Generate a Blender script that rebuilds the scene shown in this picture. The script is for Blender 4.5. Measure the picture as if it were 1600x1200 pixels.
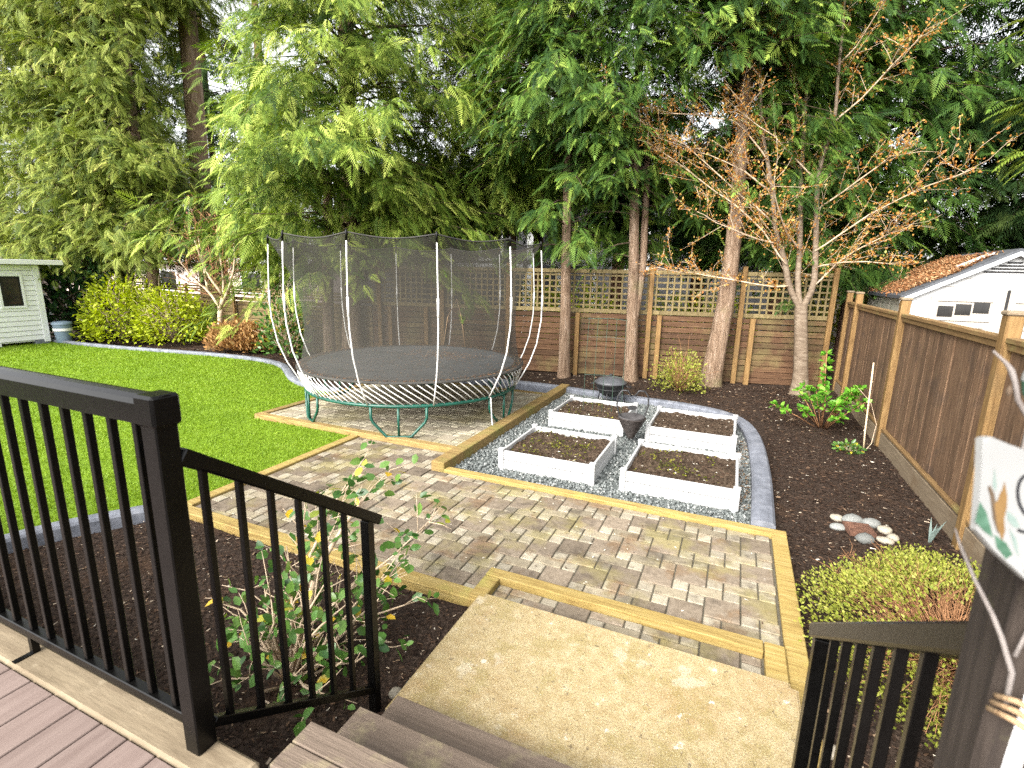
import bpy, bmesh, math, random
import numpy as np
from mathutils import Matrix, Vector

for o in list(bpy.data.objects): bpy.data.objects.remove(o)
S = bpy.context.scene
C = S.collection
PI = math.pi
R = math.radians
random.seed(7)
RNG = np.random.default_rng(11)

# ------------------------------------------------------------------ camera, sky, sun, exposure
CAM_H = 2.1
yaw, pitch, roll = R(23.543), R(12.335), R(1.149)
fw = Vector((-math.sin(yaw)*math.cos(pitch), math.cos(yaw)*math.cos(pitch), -math.sin(pitch)))
rt = Vector((math.cos(yaw), math.sin(yaw), 0)); up = rt.cross(fw)
r2 = rt*math.cos(roll)+up*math.sin(roll); u2 = up*math.cos(roll)-rt*math.sin(roll)
cd = bpy.data.cameras.new('camera'); cam = bpy.data.objects.new('camera', cd); C.objects.link(cam)
cam.matrix_world = Matrix(((r2.x, u2.x, -fw.x, 0), (r2.y, u2.y, -fw.y, 0), (r2.z, u2.z, -fw.z, CAM_H), (0, 0, 0, 1)))
cd.sensor_fit = 'HORIZONTAL'; cd.sensor_width = 36; cd.lens = 17.909; cd.clip_start = .05; cd.clip_end = 800
cd.dof.use_dof = True; cd.dof.focus_distance = 6.5; cd.dof.aperture_fstop = 4.5
S.camera = cam

SUN_EL, SUN_AZ = 36, 194          # azimuth clockwise from +Y: light comes from the left and slightly behind the camera
w = bpy.data.worlds.new('World'); S.world = w; w.use_nodes = True
nt = w.node_tree; bg = nt.nodes['Background']
sky = nt.nodes.new('ShaderNodeTexSky'); sky.sky_type = 'NISHITA'; sky.sun_disc = False
sky.sun_elevation = R(SUN_EL); sky.sun_rotation = R(SUN_AZ)
sky.air_density = 1.0; sky.dust_density = 3.0; sky.ozone_density = 1.0
hs = nt.nodes.new('ShaderNodeHueSaturation'); hs.inputs['Saturation'].default_value = .12   # overcast: a white sky
nt.links.new(sky.outputs[0], hs.inputs['Color']); nt.links.new(hs.outputs[0], bg.inputs['Color'])
bg.inputs['Strength'].default_value = .15
sl = bpy.data.lights.new('sun', 'SUN'); sl.energy = 1.5; sl.angle = R(38); sl.color = (1, .95, .87)
sun = bpy.data.objects.new('sun', sl); C.objects.link(sun)
sdir = Vector((math.sin(R(SUN_AZ))*math.cos(R(SUN_EL)), math.cos(R(SUN_AZ))*math.cos(R(SUN_EL)), math.sin(R(SUN_EL))))
sun.rotation_euler = sdir.to_track_quat('Z', 'Y').to_euler(); sun.location = sdir*40
S.view_settings.view_transform = 'Standard'; S.view_settings.look = 'None'
S.view_settings.gamma = 1; S.view_settings.exposure = 1.95
S.view_settings.use_curve_mapping = False
S.cycles.use_denoising = False; S.render.filter_size = 1.15
S.cycles.max_bounces = 8; S.cycles.transparent_max_bounces = 24; S.cycles.caustics_reflective = False; S.cycles.caustics_refractive = False

# ------------------------------------------------------------------ materials
def nmat(name):
    m = bpy.data.materials.new(name); m.use_nodes = True
    n = m.node_tree; return m, n, n.nodes['Principled BSDF']
def nd(n, t, **kw):
    x = n.nodes.new(t)
    for k, v in kw.items(): setattr(x, k, v)
    return x
def ramp(n, fac, stops):
    r = nd(n, 'ShaderNodeValToRGB'); e = r.color_ramp.elements
    while len(e) < len(stops): e.new(.5)
    for el, (p, c) in zip(e, stops): el.position = p; el.color = (*c, 1) if len(c) == 3 else c
    n.links.new(fac, r.inputs[0]); return r.outputs[0]
def noise(n, vec, scale, detail=5, rough=.6):
    t = nd(n, 'ShaderNodeTexNoise'); t.inputs['Scale'].default_value = scale; t.inputs['Detail'].default_value = detail
    t.inputs['Roughness'].default_value = rough; n.links.new(vec, t.inputs['Vector']); return t.outputs['Fac']
def vecnode(n, coord, stretch):
    if coord == 'world': v = nd(n, 'ShaderNodeNewGeometry').outputs['Position']
    else:
        v0 = nd(n, 'ShaderNodeTexCoord').outputs['Object']; oi = nd(n, 'ShaderNodeObjectInfo')
        k = nd(n, 'ShaderNodeVectorMath', operation='SCALE'); k.inputs[0].default_value = (17, 31, 13); n.links.new(oi.outputs['Random'], k.inputs['Scale'])
        a = nd(n, 'ShaderNodeVectorMath', operation='ADD'); n.links.new(v0, a.inputs[0]); n.links.new(k.outputs[0], a.inputs[1]); v = a.outputs[0]
    mm = nd(n, 'ShaderNodeVectorMath', operation='MULTIPLY'); n.links.new(v, mm.inputs[0]); mm.inputs[1].default_value = stretch
    return mm.outputs[0]
def mix(n, fac, a, b, mode='MIX'):
    x = nd(n, 'ShaderNodeMix', data_type='RGBA', blend_type=mode)
    if isinstance(fac, float): x.inputs[0].default_value = fac
    else: n.links.new(fac, x.inputs[0])
    for s, v in ((6, a), (7, b)):
        if isinstance(v, tuple): x.inputs[s].default_value = (*v, 1)
        else: n.links.new(v, x.inputs[s])
    return x.outputs[2]
def M(name, stops, scale=5, stretch=(1, 1, 1), rough=.75, bump=.25, bscale=None, rnd=0, coord='obj', spec=.3, blotch=(), metal=0, bdist=.01):
    """procedural surface: a noise ramp, blotches of stain or moss with shapes of their own, value spread between pieces, fine relief"""
    m, n, b = nmat(name); v = vecnode(n, coord, stretch)
    if len(stops) == 1: stops = [(.3, tuple(c*.85 for c in stops[0])), (.7, tuple(min(1, c*1.12) for c in stops[0]))]
    col = ramp(n, noise(n, v, scale), stops)
    vw = vecnode(n, 'world', (1, 1, 1)) if blotch else None
    for (bc, bs, lo, hi, amt) in blotch:
        f = ramp(n, noise(n, vw, bs, 6, .65), [(lo, (0, 0, 0)), (hi, (amt, amt, amt))]); col = mix(n, f, col, bc)
    if rnd:
        oi = nd(n, 'ShaderNodeObjectInfo'); mr = nd(n, 'ShaderNodeMapRange'); n.links.new(oi.outputs['Random'], mr.inputs[0])
        mr.inputs[3].default_value = 1-rnd; mr.inputs[4].default_value = 1+rnd
        h = nd(n, 'ShaderNodeHueSaturation'); n.links.new(col, h.inputs['Color']); n.links.new(mr.outputs[0], h.inputs['Value']); col = h.outputs[0]
    n.links.new(col, b.inputs['Base Color'])
    b.inputs['Roughness'].default_value = rough; b.inputs['Specular IOR Level'].default_value = spec; b.inputs['Metallic'].default_value = metal
    if bump:
        bp = nd(n, 'ShaderNodeBump'); bp.inputs['Strength'].default_value = bump; bp.inputs['Distance'].default_value = bdist
        n.links.new(noise(n, v, bscale or scale*3, 4), bp.inputs['Height']); n.links.new(bp.outputs[0], b.inputs['Normal'])
    return m
def leafmat(name, stops, trans=.35, rough=.5, spec=.3):
    """leaf colour by the per-leaf 'tint' attribute; part of the light passes through"""
    m, n, b = nmat(name); a = nd(n, 'ShaderNodeAttribute', attribute_name='tint')
    col = ramp(n, a.outputs['Fac'], stops); n.links.new(col, b.inputs['Base Color'])
    b.inputs['Roughness'].default_value = rough; b.inputs['Specular IOR Level'].default_value = spec
    if trans:
        t = nd(n, 'ShaderNodeBsdfTranslucent'); mx = nd(n, 'ShaderNodeMixShader'); mx.inputs[0].default_value = trans
        br = nd(n, 'ShaderNodeHueSaturation'); br.inputs['Saturation'].default_value = 1.1; br.inputs['Value'].default_value = 1.2
        n.links.new(col, br.inputs['Color']); n.links.new(br.outputs[0], t.inputs['Color'])
        n.links.new(b.outputs[0], mx.inputs[1]); n.links.new(t.outputs[0], mx.inputs[2])
        n.links.new(mx.outputs[0], n.nodes['Material Output'].inputs['Surface'])
    return m

MT = {}
MT['mulch'] = M('mulch_soil', [(.3, (.016, .011, .009)), (.55, (.045, .031, .023)), (.72, (.095, .066, .05))], 38, coord='world', rough=.95, bump=.9, bscale=45, bdist=.03, spec=.1,
                blotch=[((.1, .055, .03), 2.2, .55, .72, .45)])
MT['chip'] = leafmat('mulch_chip', [(0, (.02, .012, .009)), (.5, (.06, .035, .022)), (.8, (.13, .08, .05)), (.97, (.3, .21, .13)), (1, (.62, .56, .46))], 0, .9, .15)
MT['turf'] = M('turf_backing', [(.3, (.11, .19, .011)), (.7, (.17, .27, .017))], 3, coord='world', rough=.85, bump=.6, bscale=300, bdist=.02, spec=.15)
MT['blade'] = leafmat('turf_blade', [(0, (.11, .195, .01)), (.5, (.19, .29, .017)), (1, (.32, .39, .055))], .3, .55, .25)
MT['kerb'] = M('slate_concrete', [(.3, (.1, .108, .128)), (.7, (.2, .212, .245))], 9, coord='world', rough=.7, bump=.35, bscale=40, blotch=[((.3, .31, .335), 5, .56, .7, .6), ((.1, .11, .13), 13, .6, .75, .5)])
stain = [((.15, .088, .042), 2.6, .53, .62, .6), ((.075, .06, .046), 3.3, .52, .62, .6), ((.25, .215, .075), 1.7, .5, .62, .5), ((.1, .08, .06), 14, .58, .66, .45), ((.38, .34, .29), 23, .64, .7, .55)]
MT['paver_square'] = M('paver_charcoal', [(.3, (.15, .118, .085)), (.7, (.235, .19, .142))], 26, rough=.9, bump=.5, bscale=150, rnd=.22, blotch=stain, spec=.15, bdist=.004)
MT['paver_rect'] = M('paver_tan', [(.3, (.215, .18, .124)), (.7, (.3, .256, .183))], 26, rough=.9, bump=.5, bscale=150, rnd=.2, blotch=stain, spec=.15, bdist=.004)
MT['paver_small'] = M('paver_pale', [(.3, (.255, .222, .163)), (.7, (.35, .31, .238))], 26, rough=.9, bump=.5, bscale=150, rnd=.2, blotch=stain, spec=.15, bdist=.004)
padst = [((.2, .17, .07), 1.3, .45, .65, .6), ((.1, .085, .06), 3.2, .55, .72, .6)]
MT['pad_square'] = M('pad_paver_brown', [(.3, (.21, .18, .13)), (.7, (.3, .26, .2))], 26, rough=.9, bump=.5, bscale=150, rnd=.2, blotch=padst, spec=.15, bdist=.004)
MT['pad_rect'] = M('pad_paver_tan', [(.3, (.3, .27, .19)), (.7, (.38, .34, .26))], 26, rough=.9, bump=.5, bscale=150, rnd=.18, blotch=padst, spec=.15, bdist=.004)
MT['joint'] = M('joint_sand', [(.3, (.07, .062, .048)), (.7, (.13, .115, .08))], 60, coord='world', rough=.95, bump=.3)
MT['timber'] = M('treated_timber', [(.28, (.19, .12, .036)), (.5, (.31, .22, .07)), (.75, (.38, .29, .12))], 3.5, stretch=(1, 14, 14), rough=.8, bump=.3, rnd=.14, blotch=[((.2, .1, .03), 4, .58, .74, .6), ((.3, .32, .07), 3, .56, .72, .45), ((.1, .05, .018), 10, .68, .73, .8)])
MT['timber_old'] = M('weathered_timber', [(.28, (.12, .07, .026)), (.5, (.25, .165, .06)), (.75, (.34, .26, .105))], 3.5, stretch=(1, 14, 14), rough=.85, bump=.35, rnd=.12, blotch=[((.14, .17, .035), 2.5, .5, .68, .55)])
MT['slab'] = M('sandstone_concrete', [(.3, (.31, .23, .11)), (.5, (.38, .3, .16)), (.7, (.44, .36, .215))], 18, coord='world', rough=.9, bump=.6, bscale=220, bdist=.004, spec=.15,
               blotch=[((.3, .19, .085), 2.2, .5, .6, .4), ((.25, .2, .07), 5.3, .53, .6, .5), ((.52, .47, .36), 4.1, .6, .64, .45), ((.6, .57, .5), 9, .655, .68, .7), ((.1, .075, .045), 33, .63, .66, .8), ((.2, .14, .07), 110, .5, .6, .7), ((.55, .49, .37), 140, .56, .64, .7)])
MT['gravelbed'] = M('gravel_bed', [(.3, (.06, .07, .066)), (.7, (.16, .175, .168))], 60, coord='world', rough=.9, bump=.8, bscale=70)
MT['pebble'] = leafmat('crushed_stone', [(0, (.07, .078, .076)), (.4, (.13, .143, .138)), (.75, (.21, .223, .215)), (1, (.38, .38, .36))], 0, .75, .3)
MT['deck'] = M('composite_board', [(.3, (.15, .108, .093)), (.7, (.2, .15, .13))], 2.5, stretch=(12, 1, 12), rough=.7, bump=.3, bscale=8, rnd=.06)
MT['tread'] = M('composite_tread', [(.3, (.105, .078, .058)), (.7, (.165, .125, .095))], 2.5, stretch=(1, 16, 16), rough=.75, bump=.4, bscale=8, rnd=.06, blotch=[((.3, .26, .14), 6, .55, .7, .5)])
MT['trim'] = M('weathered_fascia', [(.3, (.14, .105, .066)), (.7, (.24, .19, .125))], 3, stretch=(1, 6, 6), rough=.8, bump=.3, blotch=[((.13, .1, .06), 3, .52, .68, .6), ((.36, .3, .21), 9, .56, .7, .5)])
MT['black'] = M('black_powder_coat', [(.3, (.0015, .0014, .0013)), (.7, (.003, .0028, .0026))], 20, rough=.3, bump=.06, bscale=90, spec=.22)
MT['slat'] = M('stained_fence_slat', [(.25, (.042, .02, .01)), (.5, (.085, .043, .021)), (.78, (.15, .088, .046))], 3, stretch=(1, 16, 16), rough=.8, bump=.35, rnd=.25, blotch=[((.2, .18, .07), 1.1, .5, .68, .5), ((.05, .03, .02), 2.1, .55, .7, .6)])
MT['slat_left'] = M('mossy_fence_slat', [(.25, (.085, .05, .02)), (.5, (.155, .105, .046)), (.78, (.23, .175, .085))], 3, stretch=(1, 16, 16), rough=.8, bump=.35, rnd=.2, blotch=[((.16, .18, .05), 1.1, .5, .68, .5)])
MT['lattice'] = M('weathered_lattice', [(.25, (.12, .088, .036)), (.75, (.25, .195, .095))], 5, stretch=(8, 8, 2), rough=.85, bump=.3, rnd=.18)
MT['post'] = M('cedar_post', [(.25, (.1, .054, .018)), (.5, (.19, .11, .04)), (.78, (.27, .172, .068))], 4, stretch=(12, 12, 1), rough=.75, bump=.35, rnd=.14, blotch=[((.14, .09, .04), 2.4, .54, .7, .55)])
MT['board'] = M('weathered_fence_board', [(.2, (.055, .031, .018)), (.5, (.125, .073, .041)), (.8, (.215, .14, .085))], 4.5, stretch=(9, 9, .8), rough=.85, bump=.4, rnd=.25, blotch=[((.2, .13, .07), 1.9, .58, .74, .5), ((.05, .035, .027), 2.6, .52, .68, .6)])
MT['rail'] = M('fence_rail', [(.25, (.13, .075, .03)), (.75, (.25, .155, .065))], 4, stretch=(12, 1, 12), rough=.8, bump=.3, rnd=.12, blotch=[((.28, .26, .09), 3, .56, .7, .5)])
MT['kick'] = M('grey_kick_board', [(.25, (.15, .11, .07)), (.75, (.27, .21, .14))], 4, stretch=(10, 1, 10), rough=.85, bump=.3, rnd=.1, blotch=[((.16, .1, .05), 3, .56, .7, .5)])
MT['bark'] = M('fibrous_bark', [(.25, (.1, .06, .04)), (.5, (.22, .15, .1)), (.78, (.38, .29, .22))], 3, stretch=(9, 9, 1.1), rough=.95, bump=1, bscale=6, bdist=.04, spec=.1, blotch=[((.16, .17, .07), 1.5, .56, .72, .4)], coord='world')
MT['bark_red'] = M('red_cedar_bark', [(.25, (.07, .034, .022)), (.5, (.15, .082, .055)), (.78, (.25, .155, .11))], 3, stretch=(9, 9, 1.1), rough=.95, bump=1, bscale=6, bdist=.04, spec=.1, coord='world')
MT['bark_cherry'] = M('cherry_bark', [(.25, (.085, .058, .038)), (.5, (.165, .122, .083)), (.8, (.27, .22, .165))], 3, stretch=(3, 3, 9), rough=.75, bump=.5, bscale=9, coord='world')
MT['twig'] = M('pale_twig', [(.3, (.38, .28, .18)), (.7, (.56, .44, .32))], 20, rough=.8, bump=0, coord='world')
MT['twig_dark'] = M('dark_twig', [(.3, (.05, .035, .022)), (.7, (.11, .075, .05))], 20, rough=.9, bump=0, coord='world')
MT['twig_red'] = M('reddish_twig', [(.3, (.22, .1, .045)), (.7, (.36, .19, .09))], 20, rough=.8, bump=0, coord='world')
MT['cedar'] = leafmat('cedar_spray', [(0, (.022, .052, .008)), (.3, (.08, .14, .018)), (.7, (.24, .32, .046)), (1, (.48, .54, .12))], .22, .6, .2)
MT['cedar_deep'] = leafmat('deep_green_spray', [(0, (.012, .035, .008)), (.35, (.045, .1, .016)), (.75, (.135, .225, .034)), (1, (.34, .44, .08))], .22, .6, .2)
MT['cedar_olive'] = leafmat('olive_spray', [(0, (.028, .052, .009)), (.3, (.1, .145, .02)), (.7, (.26, .305, .055)), (.95, (.42, .45, .11)), (1, (.4, .21, .1))], .22, .6, .2)
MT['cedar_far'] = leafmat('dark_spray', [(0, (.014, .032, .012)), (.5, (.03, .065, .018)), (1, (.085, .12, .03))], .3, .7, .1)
MT['cherry_leaf'] = leafmat('orange_new_leaf', [(0, (.34, .115, .025)), (.45, (.48, .225, .055)), (.8, (.48, .32, .09)), (1, (.36, .36, .1))], .35, .5, .2)
MT['lime_leaf'] = leafmat('lime_leaf', [(0, (.16, .22, .01)), (.5, (.36, .43, .02)), (1, (.52, .56, .07))], .35, .5, .25)
MT['gloss_leaf'] = leafmat('glossy_dark_leaf', [(0, (.014, .045, .018)), (.6, (.04, .1, .035)), (1, (.1, .18, .06))], .12, .28, .5)
MT['camellia_leaf'] = leafmat('camellia_leaf', [(0, (.03, .085, .018)), (.5, (.075, .17, .032)), (.8, (.15, .26, .05)), (.9, (.4, .37, .04)), (1, (.55, .36, .03))], .25, .32, .5)
MT['hydrangea_leaf'] = leafmat('fresh_green_leaf', [(0, (.06, .19, .015)), (.5, (.14, .36, .03)), (1, (.27, .5, .07))], .35, .4, .35)
MT['spirea_leaf'] = leafmat('spirea_leaf', [(0, (.16, .2, .025)), (.5, (.28, .31, .045)), (1, (.42, .4, .1))], .35, .5, .25)
MT['dry'] = leafmat('dry_stalk', [(0, (.16, .08, .03)), (.5, (.33, .18, .065)), (1, (.5, .33, .14))], .15, .8, .1)
MT['bud'] = leafmat('pink_bud', [(0, (.2, .07, .06)), (.6, (.36, .17, .12)), (1, (.3, .3, .12))], .2, .7, .1)
MT['moss'] = leafmat('weed_leaf', [(0, (.045, .06, .01)), (.6, (.12, .125, .015)), (1, (.24, .22, .035))], .2, .7, .1)
MT['vinyl'] = M('white_vinyl', [(.3, (.44, .44, .435)), (.7, (.5, .5, .495))], 4, rough=.45, bump=.03, blotch=[((.42, .4, .35), 6, .6, .74, .5)])
MT['bedsoil'] = M('bed_soil', [(.3, (.026, .018, .012)), (.55, (.08, .056, .038)), (.75, (.15, .108, .074))], 30, coord='world', rough=.95, bump=.9, bscale=50, bdist=.02, spec=.1)
MT['green_steel'] = M('green_steel', [(.3, (.003, .05, .033)), (.7, (.007, .085, .056))], 8, rough=.38, bump=.05, spec=.5)
MT['white_rod'] = M('fibreglass_rod', [(.3, (.66, .65, .62)), (.7, (.78, .77, .74))], 12, rough=.45, bump=0)
MT['mat'] = M('jump_mat', [(.3, (.06, .065, .066)), (.7, (.095, .098, .1))], 3, coord='world', rough=.75, bump=.1, bscale=200, blotch=[((.12, .105, .09), 2.3, .55, .7, .5)])
MT['matedge'] = M('mat_edge', [(.3, (.03, .03, .03)), (.7, (.06, .055, .045))], 20, rough=.8, bump=.1)
MT['debris'] = leafmat('needle_debris', [(0, (.14, .06, .025)), (.6, (.3, .14, .06)), (1, (.45, .3, .16))], 0, .9, .1)
MT['white_paint'] = M('white_paint', [(.3, (.78, .78, .78)), (.7, (.84, .84, .84))], 3, rough=.55, bump=.04, blotch=[((.6, .6, .58), 2, .6, .75, .4)])
MT['grey_siding'] = M('grey_siding', [(.3, (.09, .09, .094)), (.7, (.12, .12, .124))], 3, rough=.7, bump=.05)
MT['cream'] = M('cream_render', [(.3, (.58, .47, .4)), (.7, (.68, .56, .48))], 3, rough=.8, bump=.05)
MT['dark_frame'] = M('dark_frame', [(.3, (.012, .012, .013)), (.7, (.022, .02, .02))], 9, rough=.4, bump=0)
MT['glass'] = M('window_glass', [(.3, (.008, .009, .01)), (.7, (.03, .028, .026))], 2.5, rough=.06, bump=0, spec=.8)
MT['shed_resin'] = M('resin_panel', [(.3, (.5, .5, .49)), (.7, (.56, .56, .55))], 5, rough=.5, bump=.04)
MT['shed_door'] = M('resin_door', [(.3, (.34, .3, .25)), (.7, (.39, .35, .3))], 5, rough=.5, bump=.04)
MT['shed_side'] = M('resin_side', [(.3, (.4, .38, .3)), (.7, (.5, .48, .4))], 5, rough=.55, bump=.05, blotch=[((.3, .32, .2), 3, .5, .68, .5)])
MT['shingle'] = M('dark_roof', [(.3, (.055, .058, .065)), (.7, (.1, .105, .115))], 14, rough=.8, bump=.2)
MT['bin'] = M('blue_grey_plastic', [(.3, (.14, .19, .25)), (.7, (.2, .26, .33))], 4, rough=.45, bump=.03)
MT['iron'] = M('black_iron', [(.3, (.012, .012, .013)), (.7, (.035, .034, .036))], 18, rough=.5, bump=.15, bscale=60, spec=.5)
MT['lid'] = M('grey_enamel', [(.3, (.045, .047, .052)), (.7, (.085, .088, .095))], 8, rough=.4, bump=.05)
MT['wicker'] = M('dark_wicker', [(.3, (.012, .009, .008)), (.7, (.05, .04, .035))], 40, rough=.6, bump=.5, bscale=60)
MT['liner'] = M('dark_liner', [(.3, (.025, .022, .022)), (.7, (.08, .075, .075))], 9, rough=.8, bump=.2)
MT['stone'] = M('river_stone', [(.3, (.12, .13, .125)), (.7, (.26, .26, .24))], 7, rough=.65, bump=.2, rnd=.4)
MT['stone_pale'] = M('pale_river_stone', [(.3, (.26, .225, .17)), (.7, (.4, .36, .29))], 7, rough=.65, bump=.2, rnd=.2)
MT['rust'] = M('rusty_steel', [(.3, (.06, .03, .02)), (.7, (.17, .085, .055))], 14, rough=.85, bump=.3)
MT['bamboo'] = M('bamboo', [(.3, (.5, .38, .24)), (.7, (.64, .52, .36))], 6, stretch=(3, 3, 1), rough=.6, bump=.1)
MT['old_post'] = M('dark_weathered_post', [(.25, (.014, .01, .008)), (.5, (.03, .022, .017)), (.8, (.055, .042, .034))], 6, stretch=(10, 10, .8), rough=.9, bump=.4, blotch=[((.1, .1, .04), 9, .6, .72, .5)])
MT['sign'] = M('painted_sign_board', [(.3, (.2, .2, .196)), (.7, (.25, .25, .242))], 5, rough=.6, bump=.05, blotch=[((.42, .45, .43), 12, .6, .72, .4)])
MT['p_brown'] = M('ochre_paint', [(.3, (.12, .065, .02)), (.7, (.17, .1, .035))], 40, rough=.7, bump=0)
MT['p_dark'] = M('umber_paint', [(.3, (.055, .036, .022)), (.7, (.085, .06, .038))], 40, rough=.7, bump=0)
MT['p_green'] = M('green_paint', [(.3, (.025, .07, .04)), (.7, (.065, .13, .09))], 60, rough=.7, bump=0)
MT['p_pale'] = M('pale_green_paint', [(.3, (.11, .155, .14)), (.7, (.17, .21, .19))], 60, rough=.7, bump=0)
MT['p_black'] = M('black_letter_paint', [(.3, (.004, .004, .006)), (.7, (.008, .008, .011))], 40, rough=.7, bump=0)
MT['cane'] = M('grey_cane', [(.3, (.13, .11, .1)), (.7, (.22, .195, .18))], 20, rough=.8, bump=.2)
MT['cord'] = M('natural_cord', [(.3, (.27, .17, .09)), (.7, (.42, .29, .17))], 60, rough=.9, bump=.4)
MT['green_wire'] = M('green_wire', [(.3, (.03, .06, .04)), (.7, (.06, .1, .07))], 30, rough=.5, bump=0)
MT['skylight'] = M('white_plastic', [(.3, (.74, .74, .74)), (.7, (.82, .82, .82))], 3, rough=.4, bump=0)
# the safety net: a fine black weave, about a third thread and two thirds air
m, n, b = nmat('net_weave'); b.inputs['Base Color'].default_value = (.045, .041, .033, 1); b.inputs['Roughness'].default_value = .9
vv = vecnode(n, 'world', (1, 1, 1)); f = ramp(n, noise(n, vv, 1.7, 3), [(.3, (.58,)*3), (.7, (.5,)*3)])
tr = nd(n, 'ShaderNodeBsdfTransparent'); mx = nd(n, 'ShaderNodeMixShader'); n.links.new(f, mx.inputs[0]); n.links.new(b.outputs[0], mx.inputs[1]); n.links.new(tr.outputs[0], mx.inputs[2])
n.links.new(mx.outputs[0], n.nodes['Material Output'].inputs['Surface']); MT['net'] = m

# ------------------------------------------------------------------ building helpers
def tag(o, label=None, cat=None, group=None, kind=None):
    for k, v in (('label', label), ('category', cat), ('group', group), ('kind', kind)):
        if v: o[k] = v
    return o
def new(name, mesh, mat=None, parent=None, loc=None, rot=None, **kw):
    o = bpy.data.objects.new(name, mesh); C.objects.link(o)
    if mat and mesh and not mesh.materials: mesh.materials.append(MT[mat])
    if parent: o.parent = parent
    if loc is not None: o.location = loc
    if rot is not None: o.rotation_euler = rot
    return tag(o, **kw)
def thing(name, label, cat, loc=(0, 0, 0), rz=0, group=None):
    o = bpy.data.objects.new(name, None); C.objects.link(o); o.location = loc; o.rotation_euler = (0, 0, rz); o.empty_display_size = .2
    return tag(o, label, cat, group)
class MB:
    def __init__(s): s.v = []; s.f = []
    def add(s, v, f):
        k = len(s.v); s.v += [tuple(p) for p in v]; s.f += [tuple(i+k for i in q) for q in f]; return s
    def box(s, x0, x1, y0, y1, z0, z1):
        v = [(x, y, z) for z in (z0, z1) for y in (y0, y1) for x in (x0, x1)]
        return s.add(v, [(0, 2, 3, 1), (4, 5, 7, 6), (0, 1, 5, 4), (2, 6, 7, 3), (0, 4, 6, 2), (1, 3, 7, 5)])
    def tube(s, pts, rad, n=8, cap=True):
        pts = [Vector(p) for p in pts]; rad = [rad]*len(pts) if isinstance(rad, (int, float)) else rad
        t0 = (pts[1]-pts[0]).normalized(); a = t0.orthogonal().normalized(); v = []; f = []
        for i, p in enumerate(pts):
            t = (pts[min(i+1, len(pts)-1)]-pts[max(i-1, 0)]).normalized()
            a = (a-t*a.dot(t)).normalized(); b = t.cross(a)
            v += [p+(a*math.cos(2*PI*k/n)+b*math.sin(2*PI*k/n))*rad[i] for k in range(n)]
        for i in range(len(pts)-1):
            for k in range(n): f.append((i*n+k, i*n+(k+1) % n, (i+1)*n+(k+1) % n, (i+1)*n+k))
        if cap: f += [tuple(range(n-1, -1, -1)), tuple((len(pts)-1)*n+k for k in range(n))]
        return s.add(v, f)
    def lathe(s, prof, n=24, c=(0, 0, 0)):
        v = []; f = []
        for r, z in prof: v += [(c[0]+r*math.cos(2*PI*k/n), c[1]+r*math.sin(2*PI*k/n), c[2]+z) for k in range(n)]
        for i in range(len(prof)-1):
            for k in range(n): f.append((i*n+k, i*n+(k+1) % n, (i+1)*n+(k+1) % n, (i+1)*n+k))
        return s.add(v, f)
    def prism(s, poly, z0, z1):
        n = len(poly); v = [(x, y, z0) for x, y in poly]+[(x, y, z1) for x, y in poly]
        return s.add(v, [tuple(range(n-1, -1, -1)), tuple(range(n, 2*n))]+[(i, (i+1) % n, n+(i+1) % n, n+i) for i in range(n)])
    def mesh(s, name, smooth=False):
        m = bpy.data.meshes.new(name); m.from_pydata(s.v, [], s.f); m.update()
        if smooth: m.polygons.foreach_set('use_smooth', [True]*len(m.polygons))
        return m
    def build(s, name, mat, parent=None, smooth=False, **kw): return new(name, s.mesh(name, smooth), mat, parent, **kw)
def npmesh(name, V, T, tint=None, smooth=False):
    m = bpy.data.meshes.new(name); V = np.ascontiguousarray(V, np.float32).reshape(-1, 3); T = np.ascontiguousarray(T, np.int32).reshape(-1, 3)
    m.vertices.add(len(V)); m.vertices.foreach_set('co', V.ravel())
    m.loops.add(T.size); m.loops.foreach_set('vertex_index', T.ravel())
    m.polygons.add(len(T)); m.polygons.foreach_set('loop_start', np.arange(0, T.size, 3, dtype=np.int32))
    if smooth: m.polygons.foreach_set('use_smooth', np.ones(len(T), bool))
    if tint is not None:
        a = m.attributes.new('tint', 'FLOAT', 'POINT'); a.data.foreach_set('value', np.ascontiguousarray(tint, np.float32))
    m.update(calc_edges=True); return m
BOX = {}
def cbox(sx, sy, sz, bev=.004, mat=None):
    """a chamfered board centred on its origin, shared between alike pieces"""
    k = (round(sx, 3), round(sy, 3), round(sz, 3), bev, mat)
    if k not in BOX:
        bm = bmesh.new(); bmesh.ops.create_cube(bm, size=1)
        for v in bm.verts: v.co = Vector((v.co.x*sx, v.co.y*sy, v.co.z*sz))
        if bev: bmesh.ops.bevel(bm, geom=bm.edges[:], offset=min(bev, .3*min(sx, sy, sz)), segments=1, affect='EDGES')
        m = bpy.data.meshes.new('board'); bm.to_mesh(m); bm.free(); BOX[k] = m
    return BOX[k]
def board(name, mat, x0, x1, y0, y1, z0, z1, parent=None, bev=.004, jit=0, **kw):
    return new(name, cbox(x1-x0, y1-y0, z1-z0, bev, mat), mat, parent, ((x0+x1)/2, (y0+y1)/2, (z0+z1)/2),
               (0, 0, random.uniform(-jit, jit)) if jit else None, **kw)
def norm(a): return a/np.maximum(np.linalg.norm(a, axis=-1, keepdims=True), 1e-9)
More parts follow.
